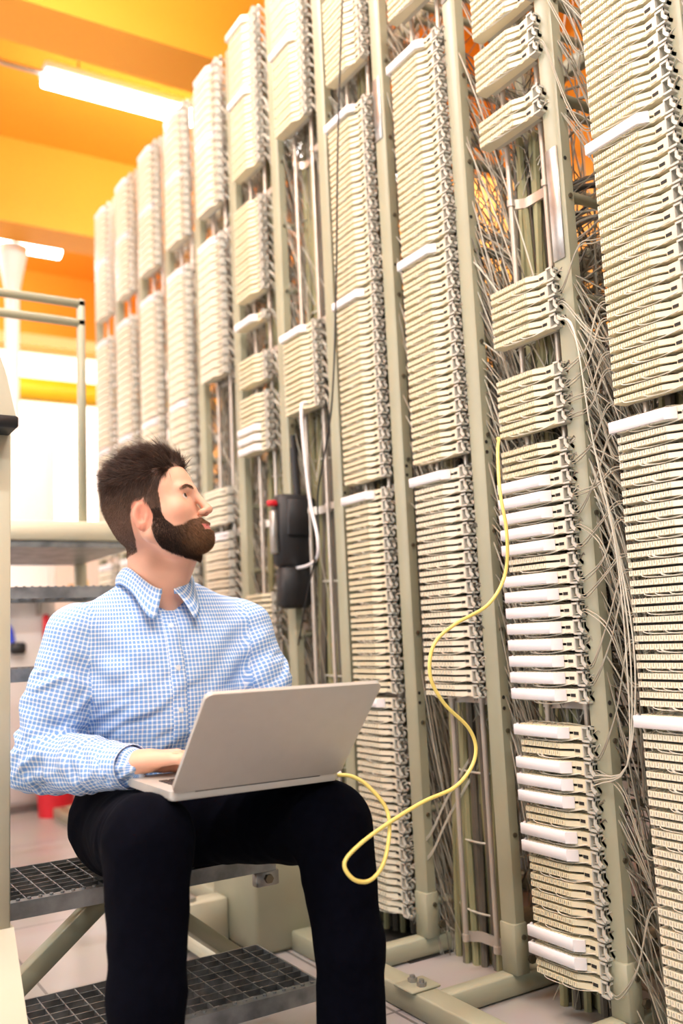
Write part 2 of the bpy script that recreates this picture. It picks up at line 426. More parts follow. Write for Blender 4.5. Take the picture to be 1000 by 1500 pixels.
def place(n, z, cov, label, group, pale, rich):
    e = empty('terminal_block', (X0, yl(n), z-BH/2), label, 'terminal block', group)
    o = link('body', PB2 if pale else PB, e)
    if cov: c = link('label_cover', PC, e); c['label'] = 'white label cover'
    link('wire_guide', PG, e)
    if rich:
        w = link('wire_tails', PT[random.randrange(5)], e); w['kind'] = 'stuff'
def stack(n, s, ks, covs=(), name=None, pale=False):
    for j, k in enumerate(ks):
        z = ZT[s]-ST*k
        c = k in covs
        col_ = 'white-covered' if c else 'cream'
        if name: lab = '%s terminal block, %s down in the %s, %s' % (col_, ORD[j], name, CN[n])
        else: lab = '%s terminal block, %s down in the %s stack, %s' % (col_, ORD[j], SN[s], CN[n])
        ZS.setdefault(n, []).append(z)
        if n == 1: JL[(s, k)] = '%s block of the %s' % (ORD[j], name)
        place(n, z, c, lab, 'terminal blocks of the %s' % CN[n], pale, n <= 3)
F16 = range(16)
stack(0, 'A', range(5, 16)); stack(0, 'B', F16, (0,)); stack(0, 'C', F16, (0,), pale=True); stack(0, 'D', F16, (0,), pale=True)
stack(1, 'A', range(0, 4), name='first group from top'); stack(1, 'A', (5, 6, 7), name='second group from top')
stack(1, 'A', (10, 11), name='third group from top'); stack(1, 'B', range(6, 10), name='fourth group from top')
stack(1, 'B', range(12, 16), name='fifth group from top'); stack(1, 'C', (0, 1), name='sixth group from top')
stack(1, 'C', range(2, 16), [k for k in range(2, 16) if k != 7], name='long white group', pale=True)
stack(1, 'D', range(1, 16), (1, 3, 4, 5, 7, 8, 13, 14), name='bottom group')
stack(2, 'T', (15, 16)); stack(2, 'A', F16, (0,)); stack(2, 'B', F16, (0,)); stack(2, 'C', F16, (0,), pale=True)
stack(3, 'T', range(9, 17)); stack(3, 'A', F16, (0,)); stack(3, 'B', F16, (0,)); stack(3, 'C', F16, (0,)); stack(3, 'D', F16, (0,), pale=True)
stack(4, 'T', range(0, 17), (0, 8)); stack(4, 'B', range(0, 8), (0,))
stack(5, 'T', range(0, 17), (0, 8)); stack(5, 'A', range(0, 10)); stack(5, 'A', (12,), (12,), name='single block by itself')
stack(5, 'B', (0, 1, 2), name='group of three'); stack(5, 'B', range(4, 10), (7, 8, 9), name='group above the black case'); stack(5, 'C', range(7, 12), name='group beside the shoulder')
# the far columns' blocks: everything past the nearest three hundred
far = MB()
def far_block(n, z, cov):
    M = M_white if cov else M_cream2; y = yl(n); z -= BH/2
    far.prism([(X0, y), (X0, y-.122), (X0+.016, y-.150), (X0+.012, y-.178), (X0+.034, y-.178), (X0+.034, y)], z, z+.0118, M)
    far.prism([(X0, y), (X0, y-.122), (X0+.016, y-.150), (X0+.012, y-.178), (X0+.034, y-.178), (X0+.034, y)], z+.0150, z+BH, M)
    far.box(X0+.01, X0+.033, y-.002, y-.176, z+.0118, z+.015, M_slit)
    far.box(X0+.008, X0+.03, y-.180, y-.198, z-.002, z+.004, M_guide); far.box(X0+.008, X0+.03, y-.194, y-.2, z, z+BH, M_guide)
    far.box(X0+.034, X0+.05, y-.015, y-.165, z+.003, z+.023, M_guide)
for n in range(6, 11):
    lst = [('T', k) for k in range(17)]+[('A', k) for k in F16]
    if n == 6: lst += [('B', k) for k in (12, 13, 14, 15)]+[('C', k) for k in range(9)]
    else: lst += [(s, k) for s in 'BCD' for k in F16]
    ZS[n] = [ZT[s]-ST*k for s, k in lst]
    for s, k in lst: far_block(n, ZT[s]-ST*k, k == 0 or (s == 'T' and k == 8))
tag(far.build('distant_terminal_blocks'), 'blurred terminal blocks filling the five farthest columns of the rack', 'terminal blocks', kind='stuff')

# ---------------------------------------------------------------- cable bundles behind every column
def bundle(n, cnt, label):
    yc = yl(n)-.02; t = empty('cable_bundle', (1.565, yc, 0), label, 'cable bundle', 'olive cable bundles behind the block columns')
    r = random.Random(n)
    for i in range(cnt):
        a = i*2.399; rr = math.sqrt((i+.5)/cnt)
        ox, oy = math.cos(a)*rr, math.sin(a)*rr
        pts = []
        for z in np.linspace(-.0, 2.0 if n < 3 else 3.05, 14):
            w = .078-.018*min(z, 1); pts.append((ox*w*.6+.015*math.sin(z*2+i), oy*w+.01*math.sin(z*3+i*.7)-.05*min(1, z/3), z))
        rad = .0088 if cnt > 20 else .011
        m = MB().tube(pts, rad, M_green if r.random() < .75 else M_wire3, 6)
        m.build('cable', t)
    for z in (.13, .3, .47, .7, 1.0, 1.4, 1.9):
        w = .078-.018*min(z, 1)+.010
        MB().tube([(math.cos(a)*w*.62+.005, math.sin(a)*w*1.02-.05*z/3, z+.004*math.sin(a)) for a in np.linspace(0, 2*math.pi, 25)], .003, M_wire2, 5, False).build('cable_tie', t)
for n in range(7): bundle(n, (40, 44, 50, 36, 20, 14, 12)[n], 'bundle of olive cables rising from the floor behind the %s' % (CN+['seventh column from right'])[n])

# ---------------------------------------------------------------- uncountable jumper wires
def wires(n, cnt, seed):
    r = random.Random(seed); b = MB(); y0 = yl(n)
    mats = [M_wire, M_wire, M_wire2, M_wire3]
    segs = 4 if n > 3 else 5
    zs = ZS.get(n, [k*.0355 for k in range(3, 85)]); zmin = .75 if n == 2 else .12
    for i in range(cnt):
        M = r.choice(mats); k = r.random()
        if k < .50:          # fan from the guides down into the bay
            z = r.choice(zs)
            if n <= 1 and (z < 1.1 and r.random() < .75) or n <= 3 and z > 1.9 and r.random() < .55: continue
            s = (X0+.02+r.random()*.012, y0-.195, z)
            dz = r.uniform(.25, 1.2); dx = r.uniform(.05, .24); dy = r.uniform(-.03, -.30)
            if n == 3 and z-dz < .7: dy *= .35
            pts = [s, (s[0]+.010, s[1]-.022, z-.002), (s[0]+dx*.45, s[1]-.03+dy*.25, z-dz*.2), (s[0]+dx*.9, s[1]+dy*.7-.02, z-dz*.6), (s[0]+dx+.03, s[1]+dy-.02, max(.05, z-dz))]
            rad = r.choice([.0012, .0015, .0018])
        elif k < .82:        # long hanging wires in the bay behind
            z = r.uniform(zmin, 3.05); fl = .68 if n == 2 else .05
            if n <= 3 and (z > 1.6 and r.random() < .88 or n < 2 and z < 1.0 and r.random() < .5): continue
            x = r.uniform(1.54, 1.98); y = y0-r.uniform(-.02, .34); rad = r.choice([.0016, .0022, .0028])
            pts = [(x+r.uniform(-.1, .1), y+r.uniform(-.12, .12), min(3.0, z+r.uniform(.3, .8))), (x+r.uniform(-.04, .04), y+r.uniform(-.04, .04), z), (x+r.uniform(-.1, .1), y+r.uniform(-.12, .12), max(fl, z-r.uniform(.2, .6)*(1 if z < 1 else 1.4)))]
        else:                # runs along the rack
            z = r.uniform(zmin+.1, 1.9 if n < 4 else 3.05); rad = r.choice([.0016, .0022])
            x = r.uniform(1.56, 1.95); y = y0-r.uniform(-.15, .2); L = r.uniform(.25, .6)
            if 1 <= n <= 3 and z < .75: z += .6
            pts = [(x, y+L, z+r.uniform(-.15, .15)), (x+r.uniform(-.05, .05), y+L*.3, z-.05), (x+r.uniform(-.05, .05), y-L*.4, z-.04), (x-.03, y-L, z+r.uniform(-.15, .15))]
        b.tube(spline(pts, 12), rad, M, segs, False)
    for i in range(cnt//3):      # short tufts from the back of the blocks
        z = r.choice(zs); y = y0-r.uniform(.0, .2)
        b.tube(spline([(X0+.05, y, z), (X0+.085+r.random()*.03, y+r.uniform(-.03, .03), z-.02), (X0+.08, y+r.uniform(-.06, .06), z-.06-r.random()*.08)], 6), .0014, r.choice(mats), 4, False)
    o = b.build('jumper_wires')
    tag(o, 'tangle of thin grey jumper wires behind and beside the %s' % (CN+['seventh column from right', 'farthest columns'])[min(n, 7)], 'wires', kind='stuff')
for n, c in ((0, 750), (1, 850), (2, 850), (3, 700), (4, 700), (5, 550), (6, 450), (7, 300), (8, 250), (9, 200)): wires(n, c, 100+n)
wires(-1, 500, 99)
bpy.data.objects['jumper_wires.010']['label'] = 'tangle of thin grey jumper wires at the right edge beyond the rightmost column'
# thicker dark cables looping in the bay between the two nearest columns
r = random.Random(5); b = MB()
for i in range(36):
    z = r.choice([2.05, 1.8, 1.5, .95, .75, .5])+r.uniform(-.05, .05)
    b.tube(spline([(1.55+r.random()*.1, 1.62, z-.12), (1.56+r.random()*.1, 1.48, z+.02*r.random()), (1.60+r.random()*.1, 1.3, z-.02), (1.64, 1.05, z-.12-r.random()*.1)], 16), .0035, r.choice([M_wire3, M_wire, M_blk]), 6, False)
tag(b.build('looped_cables'), 'dark looped cables crossing behind the two nearest block columns', 'cables', kind='stuff')
# brown mounting boards on the rear of the rack
for i, (y, z) in enumerate(((1.15, 2.0), (1.15, 1.45), (1.2, .9), (1.52, .7))):
    o = MB().box(2.02, 2.035, y, y+.24, z-.28, z+.1, M_pink, .004).build('mounting_board')
    tag(o, ['brown mounting board high behind the nearest bay', 'brown mounting board at head height behind the nearest bay', 'brown mounting board low behind the nearest bay', 'brown mounting board low behind the second bay'][i], 'board', 'brown boards behind the rack')

# ---------------------------------------------------------------- individually visible jumper wires in front
def zc(n, s, k): return ZT[s]-ST*k
J = []
def jw(p, label, rad=.0017, M=M_wire2):
    o = MB().tube(spline(p, 30), rad, M, 6).build('jumper_wire'); tag(o, label, 'wire', 'loose jumper wires between the two nearest columns')
yj = yl(1)-.200; yk = yl(0)+.004; xj = X0+.018
spec = [
 ('A', 3, 'A', 9, -.02), ('A', 7, 'A', 14, -.05), ('B', 7, 'B', 5, .03), ('B', 8, 'B', 11, -.02), ('B', 9, 'C', 1, .03),
 ('B', 12, 'B', 9, -.03), ('B', 13, 'B', 10, -.03), ('B', 14, 'B', 12, -.03), ('B', 15, 'B', 13, -.03), ('C', 1, 'B', 15, -.02),
 ('C', 3, 'C', 2, -.01), ('C', 4, 'C', 0, -.01), ('C', 5, 'C', 10, .04), ('C', 6, 'C', 4, .0), ('C', 8, 'C', 5, -.02), ('C', 9, 'C', 7, .0), ('C', 10, 'C', 14, .03),
 ('C', 13, 'C', 8, .0), ('C', 14, 'C', 9, -.01), ('D', 2, 'C', 12, -.02), ('D', 3, 'D', 7, .04), ('D', 15, 'D', 10, -.02)]
for i, (s1, k1, s2, k2, bow) in enumerate(spec):
    za = zc(1, s1, k1)-.004; zb = zc(0, s2, k2)-.006
    for q in (0, 1):
        off = .007*(.5-q)
        jw([(xj, yj+.01, za), (xj-.004, yj-.02, za-.002+off), (xj-.012+off*.5, (yj+yk)/2-.01, (za+zb)/2+bow+off), (xj+.004, yk+.03, zb+off), (xj+.02, yk+.002, zb)],
           '%s of two jumper wires from the %s, second column' % (('upper', 'lower')[q], JL[(s1, k1)].replace(' from top', '')), .0014, M_wire)
# two long wires dropping diagonally in front of the upright
for q in range(3):
    jw([(1.44, yj, zc(1, 'B', 9)+.004*q), (1.425, yj-.06, 1.44-.004*q), (1.42, yj-.09, 1.2), (1.415+.003*q, yj-.13, .98), (1.42, yj-.13-.01*q, .75), (1.43, yj-.10, .55), (1.44, yj+.0, .50+.01*q)],
       '%s long grey jumper wire hanging before the upright between the nearest columns' % ('leftmost', 'middle', 'rightmost')[q], .0015)
# drop wires left of the bundle
for q in range(4):
    zz = .42-.06*(q//2)+.006*q
    jw([(1.46, yl(3)-.34+.14, zz-.16), (1.47, yl(3)-.27, zz-.12), (1.49, yl(3)-.33, zz-.02), (1.55, yl(3)-.40, zz+.12)], '%s pale jumper wire slanting off the bottom of fourth column from right' % ('topmost', 'second', 'third', 'lowest')[q], .0014)

# ---------------------------------------------------------------- black case, black cable, white cable
t = empty('instrument_case', (1.60, 2.70, 1.03), 'black instrument case hanging by a strap behind the steel rods', 'case')
MB().box(-.05, .03, -.085, .095, -.13, .13, M_blk, .018).build('case_body', t)
MB().box(-.060, -.045, -.07, .06, -.02, .115, M_blk, .008).build('flap', t)
MB().box(-.045, .025, -.05, .085, -.27, -.12, M_blk, .014).build('pouch', t)
MB().tube(spline([(-.02, -.01, .12), (-.02, -.005, .2), (-.02, .0, .30)], 8), .016, M_blk, 10).build('strap', t)
MB().tube([(-.02, .0, .30), (-.02, .002, .345)], .011, M_blk, 10).build('strap_clip', t)
o = MB().box(-.045, -.02, .095, .135, .085, .105, M_red, .004).build('plug', t); o['label'] = 'red plug'
o = MB().box(-.04, -.01, .095, .12, -.08, .07, M_steel, .003).build('terminal_strip', t)

t = bpy.data.objects['instrument_case']; t.location = (1.452, 2.628, 1.165); t.rotation_euler = (0, 0, R(90)); t.scale = (.8, .8, .92)
pw = spline([(1.53, 2.94, 1.157), (1.50, 2.849, 1.113), (1.45, 2.66, 1.05), (1.42, 2.45, 1.053), (1.405, 2.40, 1.115), (1.41, 2.442, 1.225), (1.405, 2.455, 1.355), (1.405, 2.468, 1.532), (1.43, 2.48, 1.56)], 60)
tag(MB().tube(pw, .0052, M_white, 8).build('white_cable'), 'white cable looping from the black instrument case up to a terminal block', 'cable')
pw = spline([(1.38, 2.07, 2.75), (1.395, 2.164, 2.29), (1.395, 2.216, 1.823), (1.395, 2.272, 1.486), (1.41, 2.394, 1.261), (1.41, 2.406, 1.116), (1.415, 2.495, .956), (1.44, 2.611, .80)], 70)
bc = MB().tube(pw, .0028, M_blk, 8)
tag(bc.build('black_cable'), 'thin black cable hanging down in front of the fourth column from the right', 'cable')

# ================================================================ MOBILE STAIRS
st = empty('mobile_stairs', (.68, 2.4, 0), 'cream mobile steps with galvanised grating treads the man sits on', 'stairs')
def spart(mb, name, label=None):
    o = mb.build(name, st); o.matrix_parent_inverse = Matrix.Translation((-.68, -2.4, 0))
    if label: o['label'] = label
    return o
SX0, SX1 = .405, .975
def tread(y, z, dep=.27):
    f = MB(); th = .032
    f.box(SX0, SX1, y, y+.004, z-th, z, M_galvd); f.box(SX0, SX1, y+dep-.004, y+dep, z-th, z, M_galvd)
    f.box(SX0, SX0+.004, y+.004, y+dep-.004, z-th, z, M_galvd); f.box(SX1-.004, SX1, y+.004, y+dep-.004, z-th, z, M_galvd)
    f.box(SX0, SX1, y+.004, y+.022, z-.004, z, M_galvd)
    for i in range(26):
        x = SX0+.02+i*(SX1-SX0-.04)/25
        f.cyl((x, y+.013, z), (x, y+.013, z+.003), .004, M_galvd, 6)
    o = spart(f, 'tread')
    g = MB(); nx = 15
    for i in range(1, nx): x = SX0+(SX1-SX0)*i/nx; g.box(x-.0012, x+.0012, y+.022, y+dep-.004, z-.025, z-.001, M_galv)
    for j in range(1, 8): yy = y+.022+(dep-.026)*j/8; g.box(SX0+.004, SX1-.004, yy-.001, yy+.001, z-.012, z-.0005, M_galv)
    k = g.build('grating', o); 
for i, (y, z) in enumerate(((1.717, .135), (1.910, .35), (2.14, .565), (2.37, .78), (2.60, .995))): tread(y, z, .30 if i < 2 else .25)
p = MB().box(.30, 1.0, 2.83, 3.5, 1.15, 1.21, M_stair, .004); p.box(.31, .99, 2.84, 3.49, 1.13, 1.15, M_galvd)
spart(p, 'platform')
for x in (.33, .84):
    g = MB(); g.box(x-.012, x+.012, 2.89, 2.915, 1.21, 1.95, M_post, .004); spart(g, 'guard_post')
for z in (1.935, 1.87):
    spart(MB().box(-.4, .852, 2.89, 2.912, z-.012, z+.012, M_post, .004), 'guard_rail')
# left leg with slanting foot, handrail end with black cap
l = MB().box(.30, .398, 1.86, 1.90, .30, 1.27, M_stair, .003); spart(l, 'side_post')
l = MB().prism([(1.90, .32), (1.86, .32), (1.60, 0), (1.72, 0), (1.90, .2)], .33, .404, M_stair, 'x'); spart(l, 'foot_brace')
h = MB().prism([(.28, 1.27), (.392, 1.27), (.372, 1.36), (.34, 1.45), (.28, 1.45)], 1.79, 1.86, M_stair, 'y'); spart(h, 'handrail')
spart(MB().box(.28, .396, 1.785, 1.865, 1.247, 1.27, M_blk, .003), 'end_cap', 'black end cap')
# side carriers and braces
def bar(p0, p1, w, t_, M=M_stair):
    a, b = Vector(p0), Vector(p1); d = (b-a); L = d.length; q = d.to_track_quat('Y', 'Z')
    m = MB().box(-w/2, w/2, 0, L, -t_/2, t_/2, M, .002)
    m.v = [tuple(q @ Vector(v)+a) for v in m.v]; return m
spart(bar((.985, 1.98, .34), (.985, 2.86, 1.17), .012, .05), 'stringer')
spart(bar((.395, 1.72, .10), (.395, 2.86, 1.17), .012, .05), 'stringer')
spart(bar((.43, 1.98, .17), (.66, 2.02, .33), .03, .04, M_post), 'brace')
spart(bar((.66, 2.02, .33), (1.02, 2.22, .045), .03, .035, M_post), 'brace')
spart(MB().box(.40, 1.0, 2.16, 2.21, .02, .06, M_stair, .003), 'base_rail')
spart(MB().box(.40, .44, 2.2, 3.5, .02, .06, M_stair, .003), 'base_rail')
spart(MB().box(.97, 1.01, 2.2, 3.5, .02, .06, M_stair, .003), 'base_rail')
for x in (.42, .99):
    spart(MB().box(x-.02, x+.02, 3.44, 3.48, .06, 1.15, M_stair, .003), 'rear_post')
o = MB().box(.93, .985, 1.915, 1.94, .285, .318, M_steel, .002).cyl((.957, 1.915, .302), (.957, 1.905, .302), .010, M_bolt, 6); spart(o, 'tread_bracket', 'bright zinc tread bracket')
# cream pedestal under the stairs
t = empty('pedestal', (1.21, 2.42, 0), 'cream painted steel pedestal standing beyond the lower step', 'cabinet')
MB().box(-.10, .15, -.12, .16, 0, .33, M_post, .012).build('pedestal_body', t)
MB().box(-.30, -.10, .05, .12, .0, .12, M_stair, .004).build('side_channel', t)
MB().cyl((-.2, .085, .12), (-.2, .085, .13), .018, M_steel, 6).build('bolt', t)

# background odds and ends
t = empty('waste_bin', (1.25, 4.82, 0), 'red bin on the floor against the white cabinets, behind the elbow', 'bin')
MB().cyl((0, 0, 0), (0, 0, .22), .085, M_red, 20, .10).build('bin_body', t); MB().cyl((0, 0, .22), (0, 0, .235), .107, M_red, 20).build('rim', t)
t = empty('brush', (1.06, 4.93, .80), 'blue handled brush hanging on the white cabinet at the left edge', 'brush')
MB().tube(spline([(.0, 0, .06), (-.01, 0, .12), (-.04, 0, .17), (-.045, 0, .24)], 12), .018, M_blue, 10).build('handle', t)
MB().box(-.01, .07, -.02, .02, 0, .06, M_blk, .012).build('bristles', t)
tag(MB().box(1.215, 1.25, 4.92, 4.95, .86, 1.0, M_red, .01).build('pouch'), 'red pouch hanging on the cabinet beside the sleeve', 'pouch')
t = tag(MB().box(.7, 1.45, 4.80, 4.98, 1.085, 1.10, M_wallw, .002).build('shelf'), 'narrow white shelf with small items, seen above the shoulder', 'shelf')
for i, (x, c, hh, w) in enumerate(((1.17, M_pink, .035, .012), (1.28, M_red, .03, .012), (1.36, mat('amber_plastic', srgb(190, 140, 70), .4), .05, .03), (1.42, M_pipe, .07, .02))):
    tag(MB().cyl((x, 4.88, 1.10), (x, 4.88, 1.10+hh), w, c, 14, w*.8).build('jar'), ['small brown jar on the white shelf, nearest the left', 'small dark red jar on the white shelf', 'wide amber jar on the white shelf', 'yellow jar at the right end of the white shelf'][i], 'jar', 'small jars on the shelf')
# floor opening where the cables go down
structure(MB().box(1.40, 1.72, 2.02, 2.35, .0, .003, M_dark).build('floor_opening'))
t = empty('cardboard_box', (2.35, 2.55, 0), 'pale box on the floor behind the rack, seen between uprights', 'box')
MB().box(-.18, .18, -.2, .2, 0, .34, M_wallw, .006).build('box_body', t); MB().box(-.19, .19, -.21, .21, .34, .36, M_wallw, .004).build('lid', t)

# ================================================================ LAPTOP
lp = empty('laptop', (.735, 1.49, .567), 'open silver laptop seen from behind, resting on the seated man\'s knees', 'laptop')
lp.rotation_euler = (0, R(.6), 0)
WL, DL = .325, .227
b = MB()
def rrect(w, d, rad, n=5, x0=0, y0=0):
    out = []
    for cx, cy, a0 in ((w/2-rad, d-rad, 0), (-w/2+rad, d-rad, 90), (-w/2+rad, rad, 180), (w/2-rad, rad, 270)):
        for i in range(n+1): a = R(a0+90*i/n); out.append((cx+rad*math.cos(a)+x0, cy+rad*math.sin(a)+y0))
    return out
b.prism(rrect(WL-.006, DL-.004, .010, 5, 0, .002), 0, .003, M_alu); b.prism(rrect(WL, DL, .012), .003, .0155, M_alu)
o = b.build('base', lp)
k = MB()
for rr in range(5):
    for cc in range(14):
        x = -.134+cc*.0193; y = .04+rr*.0195; k.box(x, x+.0165, y, y+.0165, .0155, .0170, M_key, .0008)
k.build('keyboard', o)
MB().prism(rrect(.10, .065, .006, 4, 0, .145), .0155, .0158, M_alu).build('trackpad', o)
MB().cyl((-.12, .002, .0155), (.12, .002, .0155), .005, M_key, 10).build('hinge', o)
lid = MB(); lid.prism(rrect(WL, DL-.004, .012), -.0035, .0035, M_alu)
th = R(180-47.5)
lo = lid.build('lid', lp); lo.location = (0, .0, .0155); lo.rotation_euler = (th, 0, 0)
sc = MB().prism(rrect(WL-.03, DL-.035, .003, 3, 0, .018), .0036, .0040, M_key).build('screen', lo)
sc.location = (0, 0, -.0076)

# yellow patch cable
P = [(1.432, 1.60, 1.262), (1.40, 1.56, 1.25), (1.345, 1.505, 1.205), (1.30, 1.456, 1.11), (1.30, 1.444, 1.022), (1.30, 1.457, .938), (1.243, 1.45, .875), (1.152, 1.45, .837), (1.099, 1.45, .80), (1.086, 1.45, .742), (1.115, 1.45, .688), (1.170, 1.45, .638), (1.187, 1.45, .597), (1.172, 1.45, .56), (1.12, 1.44, .530), (1.036, 1.425, .517),
     (.952, 1.412, .495), (.882, 1.405, .469), (.845, 1.40, .444), (.855, 1.39, .418), (.888, 1.39, .410), (.921, 1.395, .432), (.950, 1.415, .478), (.955, 1.43, .516), (.936, 1.455, .553), (.915, 1.475, .571), (.900, 1.50, .573)]
pc = MB().tube(spline(P, 200), .0036, M_yel, 10)
o = pc.build('network_cable'); tag(o, 'pale yellow network cable looping from the laptop up to a terminal block', 'cable')
q = MB().box(.892, .908, 1.498, 1.512, .568, .579, M_white, .002).build('plug', o); q['label'] = 'white plug'

# ================================================================ PERSON
def surface_net(sdf, lo, hi, h, B=8):
    lo = np.array(lo, float); hi = np.array(hi, float)
    nb = np.ceil((hi-lo)/h/B).astype(int); n = nb*B
    V = np.empty(n, np.float32)
    ii = np.stack(np.meshgrid(*[np.arange(k) for k in nb], indexing='ij'), -1).reshape(-1, 3)
    cen = lo+(ii*B+(B-1)/2)*h
    d = sdf(cen); rad = B*h*.87*1.5+.004
    V6 = V.reshape(nb[0], B, nb[1], B, nb[2], B)
    V6[:] = np.where(d < 0, -1, 1).reshape(nb[0], 1, nb[1], 1, nb[2], 1)
    near = np.abs(d) < rad; idx = ii[near]
    off = np.stack(np.meshgrid(*[np.arange(B)]*3, indexing='ij'), -1).reshape(-1, 3)
    for c in range(0, len(idx), 400):
        sub = idx[c:c+400]
        pts = lo+((sub[:, None]*B+off[None]))*h
        vals = sdf(pts.reshape(-1, 3)).reshape(len(sub), B, B, B)
        V6[sub[:, 0], :, sub[:, 1], :, sub[:, 2], :] = vals
    Sg = V < 0
    c8 = [(i, j, k) for i in (0, 1) for j in (0, 1) for k in (0, 1)]
    sl = lambda A, o: A[o[0]:A.shape[0]-1+o[0], o[1]:A.shape[1]-1+o[1], o[2]:A.shape[2]-1+o[2]]
    an = sl(Sg, c8[0]).copy(); al = an.copy()
    for o_ in c8[1:]: an |= sl(Sg, o_); al &= sl(Sg, o_)
    act = an & ~al; cells = np.argwhere(act)
    ids = np.full(act.shape, -1, np.int32); ids[act] = np.arange(len(cells))
    vv = np.array([V[cells[:, 0]+o_[0], cells[:, 1]+o_[1], cells[:, 2]+o_[2]] for o_ in c8]).T
    acc = np.zeros((len(cells), 3)); cnt = np.zeros(len(cells)); C = np.array(c8, float)
    for a in range(8):
        for b_ in range(a+1, 8):
            if abs(C[a]-C[b_]).sum() == 1:
                m_ = (vv[:, a] < 0) != (vv[:, b_] < 0)
                t_ = vv[:, a]/(vv[:, a]-vv[:, b_]+1e-12)
                p_ = C[a]+t_[:, None]*(C[b_]-C[a]); acc[m_] += p_[m_]; cnt[m_] += 1
    verts = lo+(cells+acc/np.maximum(cnt, 1)[:, None])*h
    F = []
    for ax in range(3):
        o_ = [0, 0, 0]; o_[ax] = 1
        s0 = Sg[:Sg.shape[0]-o_[0], :Sg.shape[1]-o_[1], :Sg.shape[2]-o_[2]]; s1 = Sg[o_[0]:, o_[1]:, o_[2]:]
        e = np.argwhere(s0 != s1); b1, b2 = [(1, 2), (2, 0), (0, 1)][ax]
        ok = (e[:, b1] > 0) & (e[:, b2] > 0) & (e[:, b1] < act.shape[b1]) & (e[:, b2] < act.shape[b2]) & (e[:, ax] < act.shape[ax]); e = e[ok]
        ins = s0[e[:, 0], e[:, 1], e[:, 2]]
        def g(d1, d2):
            q_ = e.copy(); q_[:, b1] -= d1; q_[:, b2] -= d2; return ids[q_[:, 0], q_[:, 1], q_[:, 2]]
        Q = np.stack([g(1, 1), g(0, 1), g(0, 0), g(1, 0)], 1)
        Q[~ins] = Q[~ins][:, ::-1]; F.append(Q)
    F = np.vstack(F); F = F[(F >= 0).all(1)]
    return verts, F
def smooth_verts(v, F, it=2, lam=.5):
    e = np.vstack([F[:, [0, 1]], F[:, [1, 2]], F[:, [2, 3]], F[:, [3, 0]]]); e = np.vstack([e, e[:, ::-1]])
    for _ in range(it):
        s = np.zeros_like(v); c = np.zeros(len(v))
        for k in range(3): s[:, k] = np.bincount(e[:, 0], v[e[:, 1], k], len(v))
        c = np.bincount(e[:, 0], minlength=len(v)); v = v+lam*(s/np.maximum(c, 1)[:, None]-v)
    return v
def vnormals(v, F):
    n = np.cross(v[F[:, 2]]-v[F[:, 0]], v[F[:, 3]]-v[F[:, 1]]); N = np.zeros_like(v)
    for k in range(4):
        for a in range(3): N[:, a] += np.bincount(F[:, k], n[:, a], len(v))
    return N/(np.linalg.norm(N, axis=1)[:, None]+1e-12)
def smin(a, b_, k):
    h_ = np.clip(.5+.5*(b_-a)/k, 0, 1); return b_+(a-b_)*h_-k*h_*(1-h_)
def smax(a, b_, k): return -smin(-a, -b_, k)
def rc(p, a, b_, r1, r2):
    a = np.array(a, float); b_ = np.array(b_, float); ab = b_-a; t_ = np.clip(((p-a)@ab)/(ab@ab), 0, 1)
    return np.linalg.norm(p-a-t_[:, None]*ab, axis=1)-(r1+(r2-r1)*t_)
def ell(p, c, r_, rot=None):
    q_ = p-np.array(c, float)
    if rot is not None: q_ = q_@rot
    r_ = np.array(r_, float); k0 = np.linalg.norm(q_/r_, axis=1); k1 = np.linalg.norm(q_/(r_*r_), axis=1)
    return k0*(k0-1)/(k1+1e-9)
def chain(p, pts, rs, k=.004):
    d = None
    for i in range(len(pts)-1):
        e = rc(p, pts[i], pts[i+1], rs[i], rs[i+1]); d = e if d is None else smin(d, e, k)
    return d
def mkobj(name, v, F, M, parent, smooth=True):
    me = bpy.data.meshes.new(name); me.vertices.add(len(v)); me.vertices.foreach_set('co', v.astype(np.float32).ravel())
    me.loops.add(F.size); me.loops.foreach_set('vertex_index', F.astype(np.int32).ravel())
    me.polygons.add(len(F)); me.polygons.foreach_set('loop_start', np.arange(0, F.size, F.shape[1], dtype=np.int32))
    try: me.polygons.foreach_set('loop_total', np.full(len(F), F.shape[1], dtype=np.int32))
    except Exception: pass
    me.polygons.foreach_set('use_smooth', np.full(len(F), smooth))
    me.update(calc_edges=True); me.validate(); me.materials.append(M)
    return link(name, me, parent)
def tint(o, colors):
    a = o.data.color_attributes.new('tint', 'FLOAT_COLOR', 'POINT')
    c = np.ones((len(colors), 4), np.float32); c[:, :3] = colors; a.data.foreach_set('color', c.ravel())

# ---- joints (world)
NECK0 = (.730, 1.955, .90)
HO = np.array([.702, 1.880, 1.114])           # between the eyes' centres, head centre
f_ = np.array([.759, -.651, 0.24]); f_ /= np.linalg.norm(f_)
r_h = np.array([f_[1], -f_[0], 0]); r_h /= np.linalg.norm(r_h); u_h = np.cross(r_h, f_)
HA = np.stack([r_h, f_, u_h], 1)              # columns: right, forward, up
def to_head(p): return (p-HO)@HA
SHR, ELR, WRR = (.552, 1.955, .850), (.482, 1.965, .600), (.580, 1.722, .603)
SHL, ELL_, WRL = (.925, 1.945, .852), (.985, 1.905, .615), (.885, 1.70, .605)

